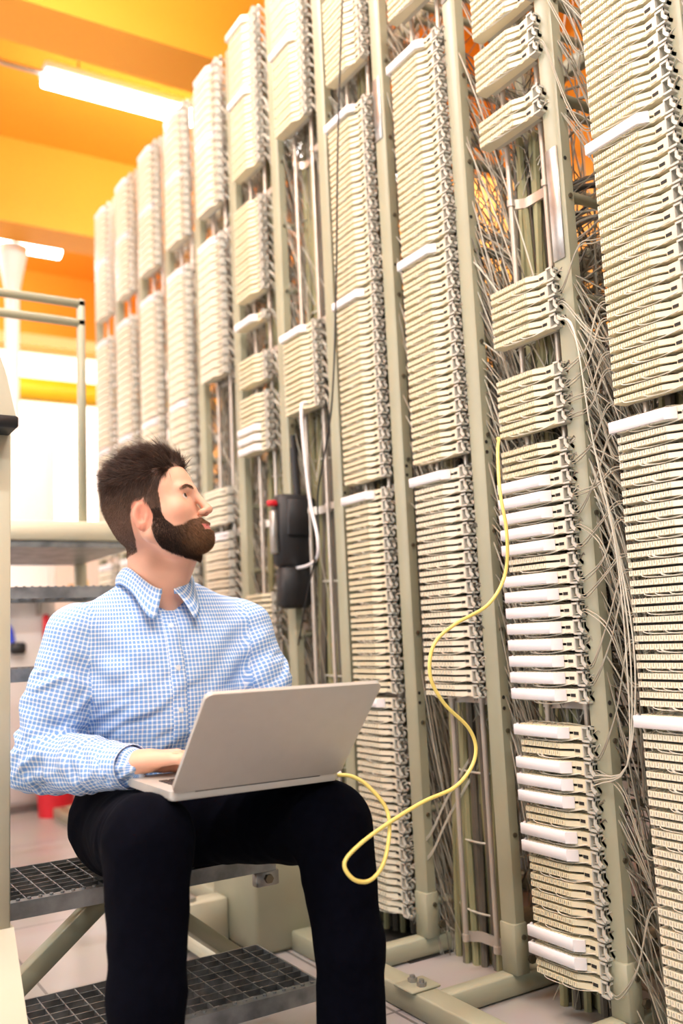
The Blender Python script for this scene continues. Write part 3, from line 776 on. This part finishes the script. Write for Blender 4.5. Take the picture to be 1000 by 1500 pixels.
def head_sdf(p):
    q_ = to_head(p); x = q_[:, 0]; ax = np.abs(x); m_ = np.stack([ax, q_[:, 1], q_[:, 2]], 1)
    d = ell(q_, (0, -.012, .038), (.073, .094, .082))
    d = smin(d, ell(q_, (0, -.046, -.008), (.058, .056, .070)), .03)
    d = smin(d, ell(q_, (0, .022, .024), (.066, .066, .066)), .02)
    d = smin(d, ell(q_, (0, .030, -.050), (.056, .056, .066)), .03)
    d = smin(d, rc(m_, (.054, -.006, -.060), (.020, .072, -.089), .015, .015), .025)     # jaw
    d = smin(d, rc(m_, (.060, .0, .0), (.056, -.002, -.06), .014, .013), .02)
    d = smin(d, ell(q_, (0, .080, -.089), (.020, .018, .018)), .02)                    # chin
    d = smin(d, rc(m_, (.040, .074, .017), (.006, .086, .014), .009, .009), .014)        # brow
    d = smin(d, ell(m_, (.040, .056, -.028), (.020, .020, .018)), .035)                   # cheekbone
    d = smin(d, ell(q_, (0, .082, -.072), (.026, .018, .020)), .02)                    # muzzle
    d = smax(d, -ell(m_, (.033, .098, -.003), (.017, .016, .010)), .012)                 # sockets
    d = smin(d, ell(m_, (.0320, .0680, -.001), (.0165, .0145, .0135)), .003)
    d = smax(d, -ell(m_, (.0328, .086, -.001), (.0145, .013, .0062)), .002)
    # nose
    d = smin(d, rc(q_, (0, .087, .012), (0, .109, -.034), .0075, .0088), .010)
    d = smin(d, ell(q_, (0, .110, -.037), (.0095, .0095, .0085)), .006)
    d = smin(d, ell(m_, (.0115, .099, -.040), (.0065, .0095, .0068)), .005)
    d = smax(d, -ell(m_, (.0065, .104, -.0475), (.0034, .0055, .0040)), .002)
    # lips
    d = smin(d, rc(m_, (0, .0990, -.0655), (.021, .0860, -.0695), .0050, .0030), .006)
    d = smin(d, rc(m_, (0, .0980, -.0765), (.018, .0870, -.0740), .0062, .0035), .005)
    d = smax(d, -rc(m_, (0, .106, -.0708), (.022, .0900, -.0712), .0012, .0008), .003)
    # ears
    er = Matrix.Rotation(R(-14), 3, 'X'); er = np.array(er)
    pe = m_-np.array([.0735, -.012, -.022]); pe = pe@np.array(Matrix.Rotation(R(18), 3, 'Z')); pe = pe@er
    e = ell(pe, (0, 0, .004), (.0085, .0175, .0265)); e = smin(e, ell(pe, (0, .003, -.022), (.006, .0095, .010)), .008)
    inner = ell(pe, (.0095, .002, .004), (.0100, .0120, .0195)); e = smax(e, -inner, .003)
    e = smin(e, rc(pe, (.001, -.006, .014), (.001, -.007, -.010), .0032, .0030), .004)
    e = smax(e, -ell(pe, (.004, .006, -.004), (.006, .005, .008)), .003)
    e = smin(e, rc(pe, (.002, .012, -.003), (.002, .011, -.009), .0032, .0028), .003)
    d = smin(d, e, .004)
    return d
hand_a = np.array([.80, -.60, -.04]); hand_a /= np.linalg.norm(hand_a)
def hand_sdf(p, W0, a, side):
    """W0 wrist, a forward direction, side=+1: thumb on the left of a"""
    W0 = np.array(W0, float); a = np.array(a, float); a /= np.linalg.norm(a)
    l = np.cross([0, 0, 1.0], a); l /= np.linalg.norm(l); l *= side; u = np.array([0, 0, 1.0])
    X = lambda f, s, h_: W0+a*f+l*s+u*h_
    d = rc(p, X(-.01, 0, 0), X(.03, .0, .004), .021, .022)
    for s in (-.026, -.009, .009, .025):
        d = smin(d, rc(p, X(.012, s*.55, .004), X(.088-.004*abs(s)/.01, s, .012), .0155, .0118), .010)
    d = smin(d, rc(p, X(.02, .02, -.006), X(.05, .032, -.010), .014, .011), .012)
    Ls = [(-.030, .032, .90), (-.010, .040, 1.0), (.010, .043, 1.0), (.030, .038, .95)]
    for s, L, k in Ls:
        b0 = .086-.004*abs(s)/.01; sp = s*1.15
        pts = [X(b0, s*.9, .010), X(b0+L*.8, sp, .012), X(b0+L*1.35, sp*1.05, -.004), X(b0+L*1.6, sp*1.05, -.018)]
        d = smin(d, chain(p, pts, [.0098, .0088, .0078, .0068], .003), .003)
    d = smin(d, chain(p, [X(.045, .034, -.010), X(.075, .048, -.014), X(.100, .050, -.018)], [.0115, .0098, .0082], .003), .006)
    return d
def body_sdf(p):
    d = rc(p, (.735, 2.02, .52), (.735, 1.98, .74), .10, .11)
    d = smin(d, ell(p, (.735, 1.965, .77), (.165, .10, .14)), .05)
    d = smin(d, rc(p, (.60, 1.96, .845), (.875, 1.955, .845), .045, .045), .04)
    d = smin(d, rc(p, (.731, 1.963, .86), (.712, 1.928, 1.04), .060, .056), .035)
    d = smin(d, rc(p, (.741, 1.925, .93), (.762, 1.878, 1.015), .034, .032), .03)       # throat
    d = smin(d, chain(p, [SHR, ELR, WRR], [.046, .038, .026], .02), .02)
    d = smin(d, chain(p, [SHL, ELL_, WRL], [.046, .038, .026], .02), .02)
    m_ = p[:, 2] > .95
    if m_.any():
        dd = d[m_]; dd = smin(dd, head_sdf(p[m_]), .014); d = d.copy(); d[m_] = dd
    m_ = (p[:, 2] < .68) & (p[:, 1] < 1.80)
    if m_.any():
        dd = d[m_]; pp = p[m_]
        dd = smin(dd, hand_sdf(pp, (WRR[0]+.006, WRR[1]-.006, WRR[2]+.006), hand_a, 1), .014)
        dd = smin(dd, hand_sdf(pp, (WRL[0]-.004, WRL[1]-.004, WRL[2]+.004), (-.72, -.69, -.04), -1), .014)
        d = d.copy(); d[m_] = dd
    return d
v, F = surface_net(body_sdf, (.42, 1.54, .50), (1.05, 2.16, 1.26), .0019)
v = smooth_verts(v, F, 2, .4)
person = empty('person', (.735, 2.0, .35), 'bearded man in blue check shirt and navy trousers sitting on steps, looking up right', 'person')
PINV = Matrix.Translation((-.735, -2.0, -.35))
def ppart(o, label=None):
    o.parent = person; o.matrix_parent_inverse = PINV
    if label: o['label'] = label
    return o
body = ppart(mkobj('body', v, F, M_skin, None))
hq = to_head(v); N_ = vnormals(v, F); hn = N_@HA
skin = np.array(srgb(234, 182, 156)); skin2 = np.array(srgb(214, 140, 118)); lipc = np.array(srgb(206, 120, 116)); dk = np.array(srgb(74, 52, 42)); bd = np.array(srgb(88, 64, 50))
n1 = np.array([noise.noise(Vector(a)*45) for a in v]) if len(v) < 400000 else rng.random(len(v))
col = skin[None]*(1+.06*n1[:, None])
def mixc(col, c, w): return col*(1-w[:, None])+c[None]*w[:, None]
sstep = lambda a, b_, x: np.clip((x-a)/(b_-a), 0, 1)**2*(3-2*np.clip((x-a)/(b_-a), 0, 1))
X_, Y_, Z_ = hq[:, 0], hq[:, 1], hq[:, 2]; AX = np.abs(X_)
ish = (v[:, 2] > .93)
earm = (((Y_+.012)/.024)**2+((Z_+.020)/.036)**2 < 1) & (AX > .068)
col = mixc(col, skin2, (ish*earm*.75).astype(float))
col = mixc(col, skin2, ish*np.exp(-((Y_-.108)**2+(Z_+.038)**2+X_**2)/.018**2)*.5)
col = mixc(col, skin2, ish*np.exp(-((Y_-.065)**2+(Z_+.035)**2)/.022**2)*.3)
lipm = ish*(Y_ > .083)*(AX < .023)*np.exp(-(np.abs(Z_+.0712)/.0078)**4)
col = mixc(col, lipc, np.clip(lipm, 0, 1))
hand_r = np.exp(-((v[:, 2] < .66)*1.0*0))
hl_y = [-.12, -.06, -.047, -.036, -.02, .004, .010, .030, .036, .048, .066, .085, .12]
hl_z = [-.080, -.080, -.060, -.010, .012, .014, -.035, -.035, .022, .048, .064, .070, .072]
def hair_w(Y, Z, AXx): return Z-np.interp(Y, hl_y, hl_z)
def beard_top(Y): return np.interp(Y, [.004, .010, .026, .034, .048, .064, .080, .092, .12], [-.03, -.01, -.01, -.040, -.058, -.058, -.050, -.047, -.047])
def beard_w(X, Y, Z):
    t_ = beard_top(Y)-Z
    low = Z-np.interp(Y, [.0, .02, .05, .10], [-.085, -.105, -.125, -.14])
    w = sstep(-.001, .006, t_)*sstep(-.004, .004, low)*sstep(.000, .010, Y)
    lip = np.exp(-((Z+.0712)/.0085)**4)*sstep(.080, .086, Y)*(np.abs(X) < .023)
    return w*(1-lip)
hw = sstep(-.003, .004, hair_w(Y_, Z_, AX))*(~earm)*ish
col = mixc(col, dk, hw*.9)
bw = beard_w(X_, Y_, Z_)*ish*(~earm)
col = mixc(col, bd, bw*.72)
browm = ish*(Y_ > .05)*np.exp(-((Z_-.0165-np.interp(AX, [.01, .03, .05], [-.002, .003, -.003]))/.0042)**4)*sstep(.010, .014, AX)*(1-sstep(.045, .054, AX))
col = mixc(col, dk, np.clip(browm, 0, 1)*.4)
tint(body, np.clip(col, 0, 1))

# eyes
for sx in (1, -1):
    c = np.array([.0320*sx, .0692, -.001]); rr = .0130; nu, nv = 28, 20
    look = np.array([(.32 if sx > 0 else .05), 1, .12]); look /= np.linalg.norm(look)
    rx = np.cross(look, [0, 0, 1]); rx /= np.linalg.norm(rx); rz = np.cross(rx, look)
    vs, cs = [], []
    for i in range(nv+1):
        a = math.pi*i/nv
        for j in range(nu):
            b_ = 2*math.pi*j/nu; q_ = look*math.cos(a)+(rx*math.cos(b_)+rz*math.sin(b_))*math.sin(a)
            vs.append(HO+HA@(c+q_*rr)); dg = math.degrees(a)
            cs.append((.005, .004, .004) if dg < 10 else (srgb(96, 66, 44) if dg < 27 else srgb(228, 220, 214)))
    fs = [(i*nu+j, i*nu+(j+1) % nu, (i+1)*nu+(j+1) % nu, (i+1)*nu+j) for i in range(nv) for j in range(nu)]
    o = mkobj('eye', np.array(vs), np.array(fs), attr_mat('eye_surface', .08, .6) if sx == 1 else bpy.data.materials['eye_surface'], None); tint(o, np.array(cs)); ppart(o)

# strands
def strands(name, roots, dirs, lens, rads, cols, bend, segs=3, label=None):
    n = len(roots); T = dirs/np.linalg.norm(dirs, axis=1)[:, None]
    a = np.cross(T, rng.normal(size=(n, 3))); a /= np.linalg.norm(a, axis=1)[:, None]; b_ = np.cross(T, a)
    V = []; Cc = []
    for s in range(segs+1):
        t_ = s/segs
        P = roots+T*(lens*t_)[:, None]+bend*(lens*t_*t_)[:, None]
        w = rads*(1-t_*.85)
        for k in range(3):
            an = 2*math.pi*k/3; V.append(P+(a*math.cos(an)+b_*math.sin(an))*w[:, None]); Cc.append(cols*(1+.25*t_))
    V = np.stack(V, 1); Cc = np.stack(Cc, 1); m_ = V.shape[1]; F = []
    for s in range(segs):
        for k in range(3):
            F.append(np.stack([np.arange(n)*m_+s*3+k, np.arange(n)*m_+s*3+(k+1) % 3, np.arange(n)*m_+(s+1)*3+(k+1) % 3, np.arange(n)*m_+(s+1)*3+k], 1))
    o = mkobj(name, V.reshape(-1, 3), np.vstack(F), M_hair, None, True); tint(o, np.clip(Cc.reshape(-1, 3), 0, 1)); return ppart(o, label)
hi_ = np.where(hw > .4)[0]
# one hair cover whose length grows from clipped sides to a swept-up top
def hair_len(q_):
    z = q_[:, 2]+.12*np.minimum(q_[:, 1], 0)
    top = sstep(.045, .088, z)
    return .0035+.009*sstep(-.03, .05, z)+top*(.012+.020*sstep(-.02, .08, q_[:, 1]))*(.35+.65*sstep(-.10, -.035, q_[:, 1])), top
hc1 = np.array(srgb(70, 52, 44)); hc2 = np.array(srgb(104, 82, 68))
def hair_set(name, idx, n, rad, segs, label=None, mx=1.0):
    sel = rng.choice(idx, n); q_ = hq[sel]; nn = hn[sel]; ln, top = hair_len(q_)
    cl = np.array([[noise.noise(Vector((q[0]*60, q[1]*45, 7))), noise.noise(Vector((q[0]*60, q[1]*45, 19))), noise.noise(Vector((q[0]*110, q[1]*80, 33)))] for q in q_])
    fr = sstep(.03, .085, q_[:, 1])
    down = nn*.40+np.array([0, -.35, -.85]); up = nn*.55+np.stack([cl[:, 0]*1.1, -.30-.20*fr+cl[:, 1]*1.3, .40+.50*fr+cl[:, 2]*.8], 1)
    dl = down*(1-top)[:, None]+up*top[:, None]+rng.normal(size=nn.shape)*(.10+.08*top[:, None])
    ln = ln*(1+.9*cl[:, 2]*top)*(1+rng.normal(size=n)*.25).clip(.4, 1.5)
    bend = np.stack([cl[:, 0]*.3*top, -.35*top, -.15*top], 1)
    mixw = sstep(.0, .055, q_[:, 2]+.1*np.minimum(q_[:, 1]+.03, 0))[:, None]
    cc = (hc2[None]*(1-mixw)+hc1[None]*mixw)*(1+.45*rng.normal(size=(n, 1))).clip(.35, 2.6)
    return strands(name, v[sel]-N_[sel]*.0008, dl@HA.T, ln, np.full(n, rad), cc, bend@HA.T, segs, label)
lt, tp = hair_len(hq)
hair_set('hair', hi_[tp[hi_] > .25], 20000, .00050, 4)
hair_set('side_hair', hi_[tp[hi_] <= .45], 30000, .00034, 2, 'short clipped brown hair')
bi = np.where(bw > .35)[0]
sel = rng.choice(bi, 24000); nn = hn[sel]; q_ = hq[sel]
dl = nn*.55+np.stack([0*nn[:, 0], .25+0*nn[:, 0], -.9+0*nn[:, 0]], 1)+rng.normal(size=nn.shape)*.20
ln = .005+.006*sstep(-.06, -.11, q_[:, 2])*sstep(.02, .07, q_[:, 1])+.002*rng.random(len(sel))
ln *= np.where(q_[:, 2] > -.064, .75, 1)
red = sstep(.035, .085, q_[:, 1])
bc1, bc2 = np.array(srgb(58, 42, 34)), np.array(srgb(124, 92, 66))
cc = (bc1[None]*(1-red[:, None])+bc2[None]*red[:, None])*(1+.55*rng.normal(size=(len(sel), 1))).clip(.3, 2.6)
strands('beard', v[sel]-N_[sel]*.0003, dl@HA.T, ln, np.full(len(sel), .00038), cc, np.tile(np.array([0, 0, -.2])@HA.T, (len(sel), 1)), 2, 'full trimmed brown beard and moustache')
bi = np.where(browm > .5)[0]; sel = rng.choice(bi, 700); q_ = hq[sel]
dl = hn[sel]*.3+np.stack([np.sign(q_[:, 0]), 0*q_[:, 0]-.3, .35+0*q_[:, 0]], 1)+rng.normal(size=(len(sel), 3))*.15
strands('eyebrows', v[sel], dl@HA.T, np.full(len(sel), .0055), np.full(len(sel), .00022), np.tile(np.array(srgb(92, 66, 50)), (len(sel), 1)), np.zeros((len(sel), 3)), 2)

# ---- shirt
def shirt_sdf(p):
    d = ell(p, (.735, 1.965, .765), (.205, .130, .165))
    d = smin(d, rc(p, (.715, 2.015, .50), (.735, 1.985, .68), .125, .130), .07)
    d = smin(d, rc(p, (.765, 2.015, .50), (.735, 1.985, .68), .125, .130), .07)
    d = smin(d, rc(p, (.575, 1.965, .858), (.900, 1.955, .860), .056, .056), .05)
    d = smin(d, rc(p, (.630, 1.968, .885), (.722, 1.965, .958), .046, .052), .04)
    d = smin(d, rc(p, (.845, 1.963, .885), (.742, 1.965, .955), .046, .052), .04)
    d = smax(d, p[:, 2]-.958-.35*(p[:, 1]-1.93), .012)
    for S_, E_, W_ in ((SHR, ELR, WRR), (SHL, ELL_, WRL)):
        S_, E_, W_ = map(np.array, (S_, E_, W_)); W2 = W_+(W_-E_)*.00
        d = smin(d, chain(p, [S_, (S_+E_)/2+np.array([0, -.004, 0]), E_, (E_+W_)/2, W2], [.068, .066, .058, .050, .038], .02), .025)
    # neck opening
    d = smax(d, -rc(p, (.728, 1.955, .90), (.722, 1.925, 1.05), .064, .067), .006)
    d = smax(d, -rc(p, (.732, 1.875, .925), (.740, 1.80, .98), .030, .05), .01)
    return d
v, F = surface_net(shirt_sdf, (.38, 1.60, .36), (1.10, 2.18, 1.00), .0034)
keep = np.ones(len(v), bool)
N_ = vnormals(v, F)
def seg_t(p, a, b_):
    a = np.array(a, float); b_ = np.array(b_, float); ab = b_-a; t_ = ((p-a)@ab)/(ab@ab); q_ = a+np.clip(t_, 0, 1)[:, None]*ab
    return t_, np.linalg.norm(p-q_, axis=1)
def folds(v):
    out = np.zeros(len(v))
    for S_, E_, W_ in ((SHR, ELR, WRR), (SHL, ELL_, WRL)):
        t1, d1 = seg_t(v, S_, E_); t2, d2 = seg_t(v, E_, W_)
        w1 = np.exp(-np.maximum(d1-.06, 0)/.02)*sstep(.15, .5, t1); w2 = np.exp(-np.maximum(d2-.05, 0)/.02)*(1-sstep(.75, .95, t2))*sstep(-.2, 0, t2)
        el = np.exp(-((v-np.array(E_))**2).sum(1)/.085**2)
        out_amp = .0030+.0070*el
        out = np.where(np.maximum(w1, w2) > .3, out_amp, out)
    return out
amp = folds(v)
nz1 = np.array([noise.noise(Vector((a[0]*9+a[2]*6, a[1]*9, a[2]*26-a[0]*14))) for a in v])
nz2 = np.array([noise.noise(Vector((a[0]*22, a[1]*22, a[2]*11+a[0]*12))) for a in v])
ridge = (1-np.abs(nz1)*2.4).clip(-1, 1)
base = .0022+.0045*sstep(.80, .55, v[:, 2])
arm = amp > 0
disp = np.where(arm, ridge*amp*1.2+nz2*amp*.7, nz1*base*1.6+nz2*base*1.2)
for S_, E_, W_ in ((SHR, ELR, WRR), (SHL, ELL_, WRL)):
    el = np.exp(-((v-np.array(E_))**2).sum(1)/.075**2)*arm
    t1, d1 = seg_t(v, S_, E_); t2, d2 = seg_t(v, E_, W_)
    along = np.where(d1 < d2, t1*.25, .25+t2*.28)
    disp += el*.0042*np.sin(along*165+nz2*5+nz1*3)
    fa = arm*sstep(.15, .4, t2)*(1-sstep(.75, .95, t2))*(d2 < .08)
    disp += fa*.0024*np.sin(along*120+v[:, 2]*70+nz2*4)
    ua = arm*sstep(.15, .35, t1)*(1-sstep(.7, .9, t1))*(d1 < d2)
    disp += ua*.0026*np.sin(along*80+(v[:, 1]+v[:, 0])*45+nz1*5)
tor = (~arm)*sstep(.80, .62, v[:, 2])
disp += tor*.0030*np.sin(v[:, 2]*75+np.abs(v[:, 0]-.735)*48+nz1*6)
# armpit drag folds
for c0 in ((.585, 1.86, .79), (.885, 1.86, .79)):
    w = np.exp(-((v-np.array(c0))**2).sum(1)/.07**2); disp += w*.0045*np.sin((v[:, 0]*np.sign(c0[0]-.735)*-60+v[:, 2]*85))
v = v+N_*disp[:, None]; v = smooth_verts(v, F, 1, .4)
shirt = ppart(mkobj('shirt', v, F, M_shirt, None), 'light blue and white check long-sleeved shirt')
# UV per face region
fc = v[F].mean(1)
tsR = [seg_t(fc, SHR, ELR), seg_t(fc, ELR, WRR)]; tsL = [seg_t(fc, SHL, ELL_), seg_t(fc, ELL_, WRL)]
uvs = np.zeros((len(F), 4, 2)); P4 = v[F]
ang = np.arctan2(P4[..., 0]-.735, -(P4[..., 1]-2.03)); uvs[..., 0] = P4[..., 0]+.5+np.clip((P4[..., 0]-.735)/.16, -1, 1)**3*.75*(P4[..., 1]-1.85); uvs[..., 1] = P4[..., 2]
def frame_ax(a, b_):
    z = np.array(b_, float)-np.array(a, float); L = np.linalg.norm(z); z /= L; x = np.cross(z, [0, 1.0, .3]); x /= np.linalg.norm(x); return z, x, np.cross(z, x), L
for (S_, E_, W_, sgn) in ((SHR, ELR, WRR, -1), (SHL, ELL_, WRL, 1)):
    up_t, up_d = seg_t(fc, S_, E_); lo_t, lo_d = seg_t(fc, E_, W_)
    seam = (fc[:, 0]-.735)*sgn > .176+.02*(fc[:, 2]-.8)
    isarm = (seam & (fc[:, 2] < 1)) | (lo_d < .062)
    isarm &= ((fc[:, 0]-.735)*sgn > .10)
    lower = isarm & (lo_d+.004 < up_d); upper = isarm & ~lower
    for msk, a, b_, v0, rr in ((upper, S_, E_, 0, .062), (lower, E_, W_, .26, .05)):
        z, x, y, L = frame_ax(a, b_); q_ = P4[msk]-np.array(a, float)
        an = np.arctan2(q_@y, q_@x); r0 = an[:, :1]; an = np.where(an-r0 > math.pi, an-2*math.pi, an); an = np.where(an-r0 < -math.pi, an+2*math.pi, an)
        uvs[msk, :, 0] = an*rr; uvs[msk, :, 1] = q_@z+v0
ul = shirt.data.uv_layers.new(name='UVMap'); ul.data.foreach_set('uv', uvs.astype(np.float32).ravel())

def strip_mesh(name, rows, M, parent, thick=.0015, uvscale=None):
    """grid of points (rows x cols) -> solid sheet with UVs in metres"""
    A = np.array(rows, float); nr, nc = A.shape[:2]; V = A.reshape(-1, 3)
    F = np.array([(i*nc+j, i*nc+j+1, (i+1)*nc+j+1, (i+1)*nc+j) for i in range(nr-1) for j in range(nc-1)])
    N = vnormals(V, F); V2 = V-N*thick
    rim = [(i, 0) for i in range(nr)]+[(nr-1, j) for j in range(1, nc)]+[(i, nc-1) for i in range(nr-2, -1, -1)]+[(0, j) for j in range(nc-2, 0, -1)]
    ri = [a*nc+b_ for a, b_ in rim]; k = nr*nc
    Fr = np.array([(ri[i], ri[(i+1) % len(ri)], ri[(i+1) % len(ri)]+k, ri[i]+k) for i in range(len(ri))])
    FF = np.vstack([F, F[:, ::-1]+k, Fr]); VV = np.vstack([V, V2])
    o = mkobj(name, VV, FF, M, None); 
    du = np.concatenate([[0], np.cumsum(np.linalg.norm(np.diff(A[nr//2], axis=0), axis=1))]); dv = np.concatenate([[0], np.cumsum(np.linalg.norm(np.diff(A[:, nc//2], axis=0), axis=1))])
    UV = np.array([(du[j], dv[i]) for i in range(nr) for j in range(nc)]); UV = np.vstack([UV, UV])
    l_ = o.data.uv_layers.new(name='UVMap'); l_.data.foreach_set('uv', UV[FF].astype(np.float32).ravel())
    return ppart(o)
# collar: half flaps folded over the neck band
CC = np.array([.722, 1.945, .948])
for sg in (-1, 1):
    rows = []
    na = 26
    for k in range(9):
        t_ = k/8; row = []
        for i in range(na+1):
            s = i/na                                  # 0 back centre, 1 front opening
            a = s*R(168)*sg
            rad = .066+.004*math.cos(a)
            dirv = np.array([math.sin(a), math.cos(a), 0])
            front = sstep(.55, 1.0, np.array(s)).item()
            topz = .032-.040*front
            top_ = CC+dirv*rad+np.array([0, -.012*front, topz+.012*(1-front)])
            drop = .036+.028*sstep(.72, 1.0, np.array(s)).item()
            out = .016+.010*front
            spread = np.array([sg*.018, -.010, 0])*sstep(.7, 1.0, np.array(s)).item()
            low = top_+dirv*out+np.array([0, 0, -drop])+spread*1.3
            bow = math.sin(t_*math.pi)*.006
            row.append(top_*(1-t_)+low*t_+dirv*bow)
        rows.append(row)
    if sg > 0: rows = [r_[::-1] for r_ in rows]
    strip_mesh('collar', rows, M_shirt, None, .0022)
# inner collar band
rows = []
for k in range(3):
    rows.append([CC+np.array([math.sin(a)*(.064), math.cos(a)*(.066)-.010*max(0, -math.cos(a)), -.018+.048*k/2-.040*sstep(.55, 1.0, np.array(abs(a)/R(168))).item()*(k/2)]) for a in np.linspace(-R(168), R(168), 40)])
strip_mesh('collar_band', rows, M_shirt, None, .002)
# placket + buttons, projected on the shirt front
from mathutils.bvhtree import BVHTree
bvh = BVHTree.FromPolygons([tuple(a) for a in v], [tuple(int(b_) for b_ in a) for a in F])
def front_hit(x, z, dirv=(0, 1, 0), y0=1.5):
    h_ = bvh.ray_cast(Vector((x, y0, z)), Vector(dirv))
    return h_[0], h_[1]
rows = []
for z in np.linspace(.895, .56, 40):
    xc = .722+.02*(.9-z)
    row = []
    for dx in (-.015, -.0145, -.005, .005, .0145, .015):
        h_, n_ = front_hit(xc+dx, z)
        if h_ is None: h_ = Vector((xc+dx, 1.84, z))
        row.append((h_.x, h_.y-(.0012 if abs(dx) < .0148 else -.0005), h_.z))
    rows.append(row)
strip_mesh('placket', rows, M_shirt, None, .001)
for z in (.862, .776, .690, .607):
    xc = .722+.02*(.9-z); h_, n_ = front_hit(xc, z)
    if h_ is None: continue
    n_ = Vector(n_); n_ = -n_ if n_.y > 0 else n_
    a = h_+n_*.001; ppart(MB().cyl(a, a+n_*.0022, .0055, M_btn, 16).build('button'))
# cuffs
for W_, E_ in ((WRR, ELR), (WRL, ELL_)):
    z, x, y, L = frame_ax(E_, W_); rows = []
    for k in range(6):
        s = L-.055+.062*k/5
        rows.append([np.array(E_)+z*s+(x*math.cos(a)+y*math.sin(a))*(.0415-.002*k/5+.0012*math.sin(3*a)) for a in np.linspace(0, 2*math.pi, 33)])
    strip_mesh('cuff', rows, M_shirt, None, -.002)

# ---- trousers
KR, KL = (.553, 1.545, .502), (.896, 1.525, .484)
def trouser_sdf(p):
    d = ell(p, (.735, 2.01, .455), (.185, .155, .115))
    d = smin(d, ell(p, (.735, 2.02, .53), (.150, .135, .07)), .05)
    d = smin(d, rc(p, (.655, 1.99, .437), KR, .092, .070), .04)
    d = smin(d, rc(p, (.815, 1.98, .437), KL, .092, .068), .04)
    for K, A1, A2 in ((KR, (.538, 1.525, .27), (.533, 1.535, .075)), (KL, (.912, 1.505, .27), (.915, 1.52, .075))):
        d = smin(d, rc(p, K, A1, .073, .060), .02); d = smin(d, rc(p, A1, A2, .060, .063), .02)
    return smax(d, .045-p[:, 2], .005)
v, F = surface_net(trouser_sdf, (.44, 1.42, .03), (1.03, 2.20, .64), .0045)
N_ = vnormals(v, F)
nz1 = np.array([noise.noise(Vector((a[0]*10, a[1]*16+a[2]*10, a[2]*12-a[1]*8))) for a in v])
kn = np.maximum(np.exp(-((v-np.array(KR)-np.array([0, .09, -.02]))**2).sum(1)/.1**2), np.exp(-((v-np.array(KL)-np.array([0, .09, -.02]))**2).sum(1)/.1**2))
v = v+N_*((1-np.abs(nz1)*2.2)*(.0015+.006*kn))[:, None]; v = smooth_verts(v, F, 1, .4)
ppart(mkobj('trousers', v, F, M_navy, None), 'dark navy trousers')
# shoes
for (x, y, dx) in ((.533, 1.535, -.02), (.915, 1.52, .03)):
    def ss(p, x=x, y=y, dx=dx):
        d = smin(rc(p, (x, y+.04, .04), (x+dx*.6, y-.10, .035), .036, .038), rc(p, (x, y+.02, .075), (x, y, .05), .038, .04), .02)
        return smax(d, .004-p[:, 2], .003)
    vv_, ff_ = surface_net(ss, (x-.09, y-.2, -.01), (x+.09, y+.12, .14), .004); ppart(mkobj('shoe', vv_, ff_, M_shoe, None))
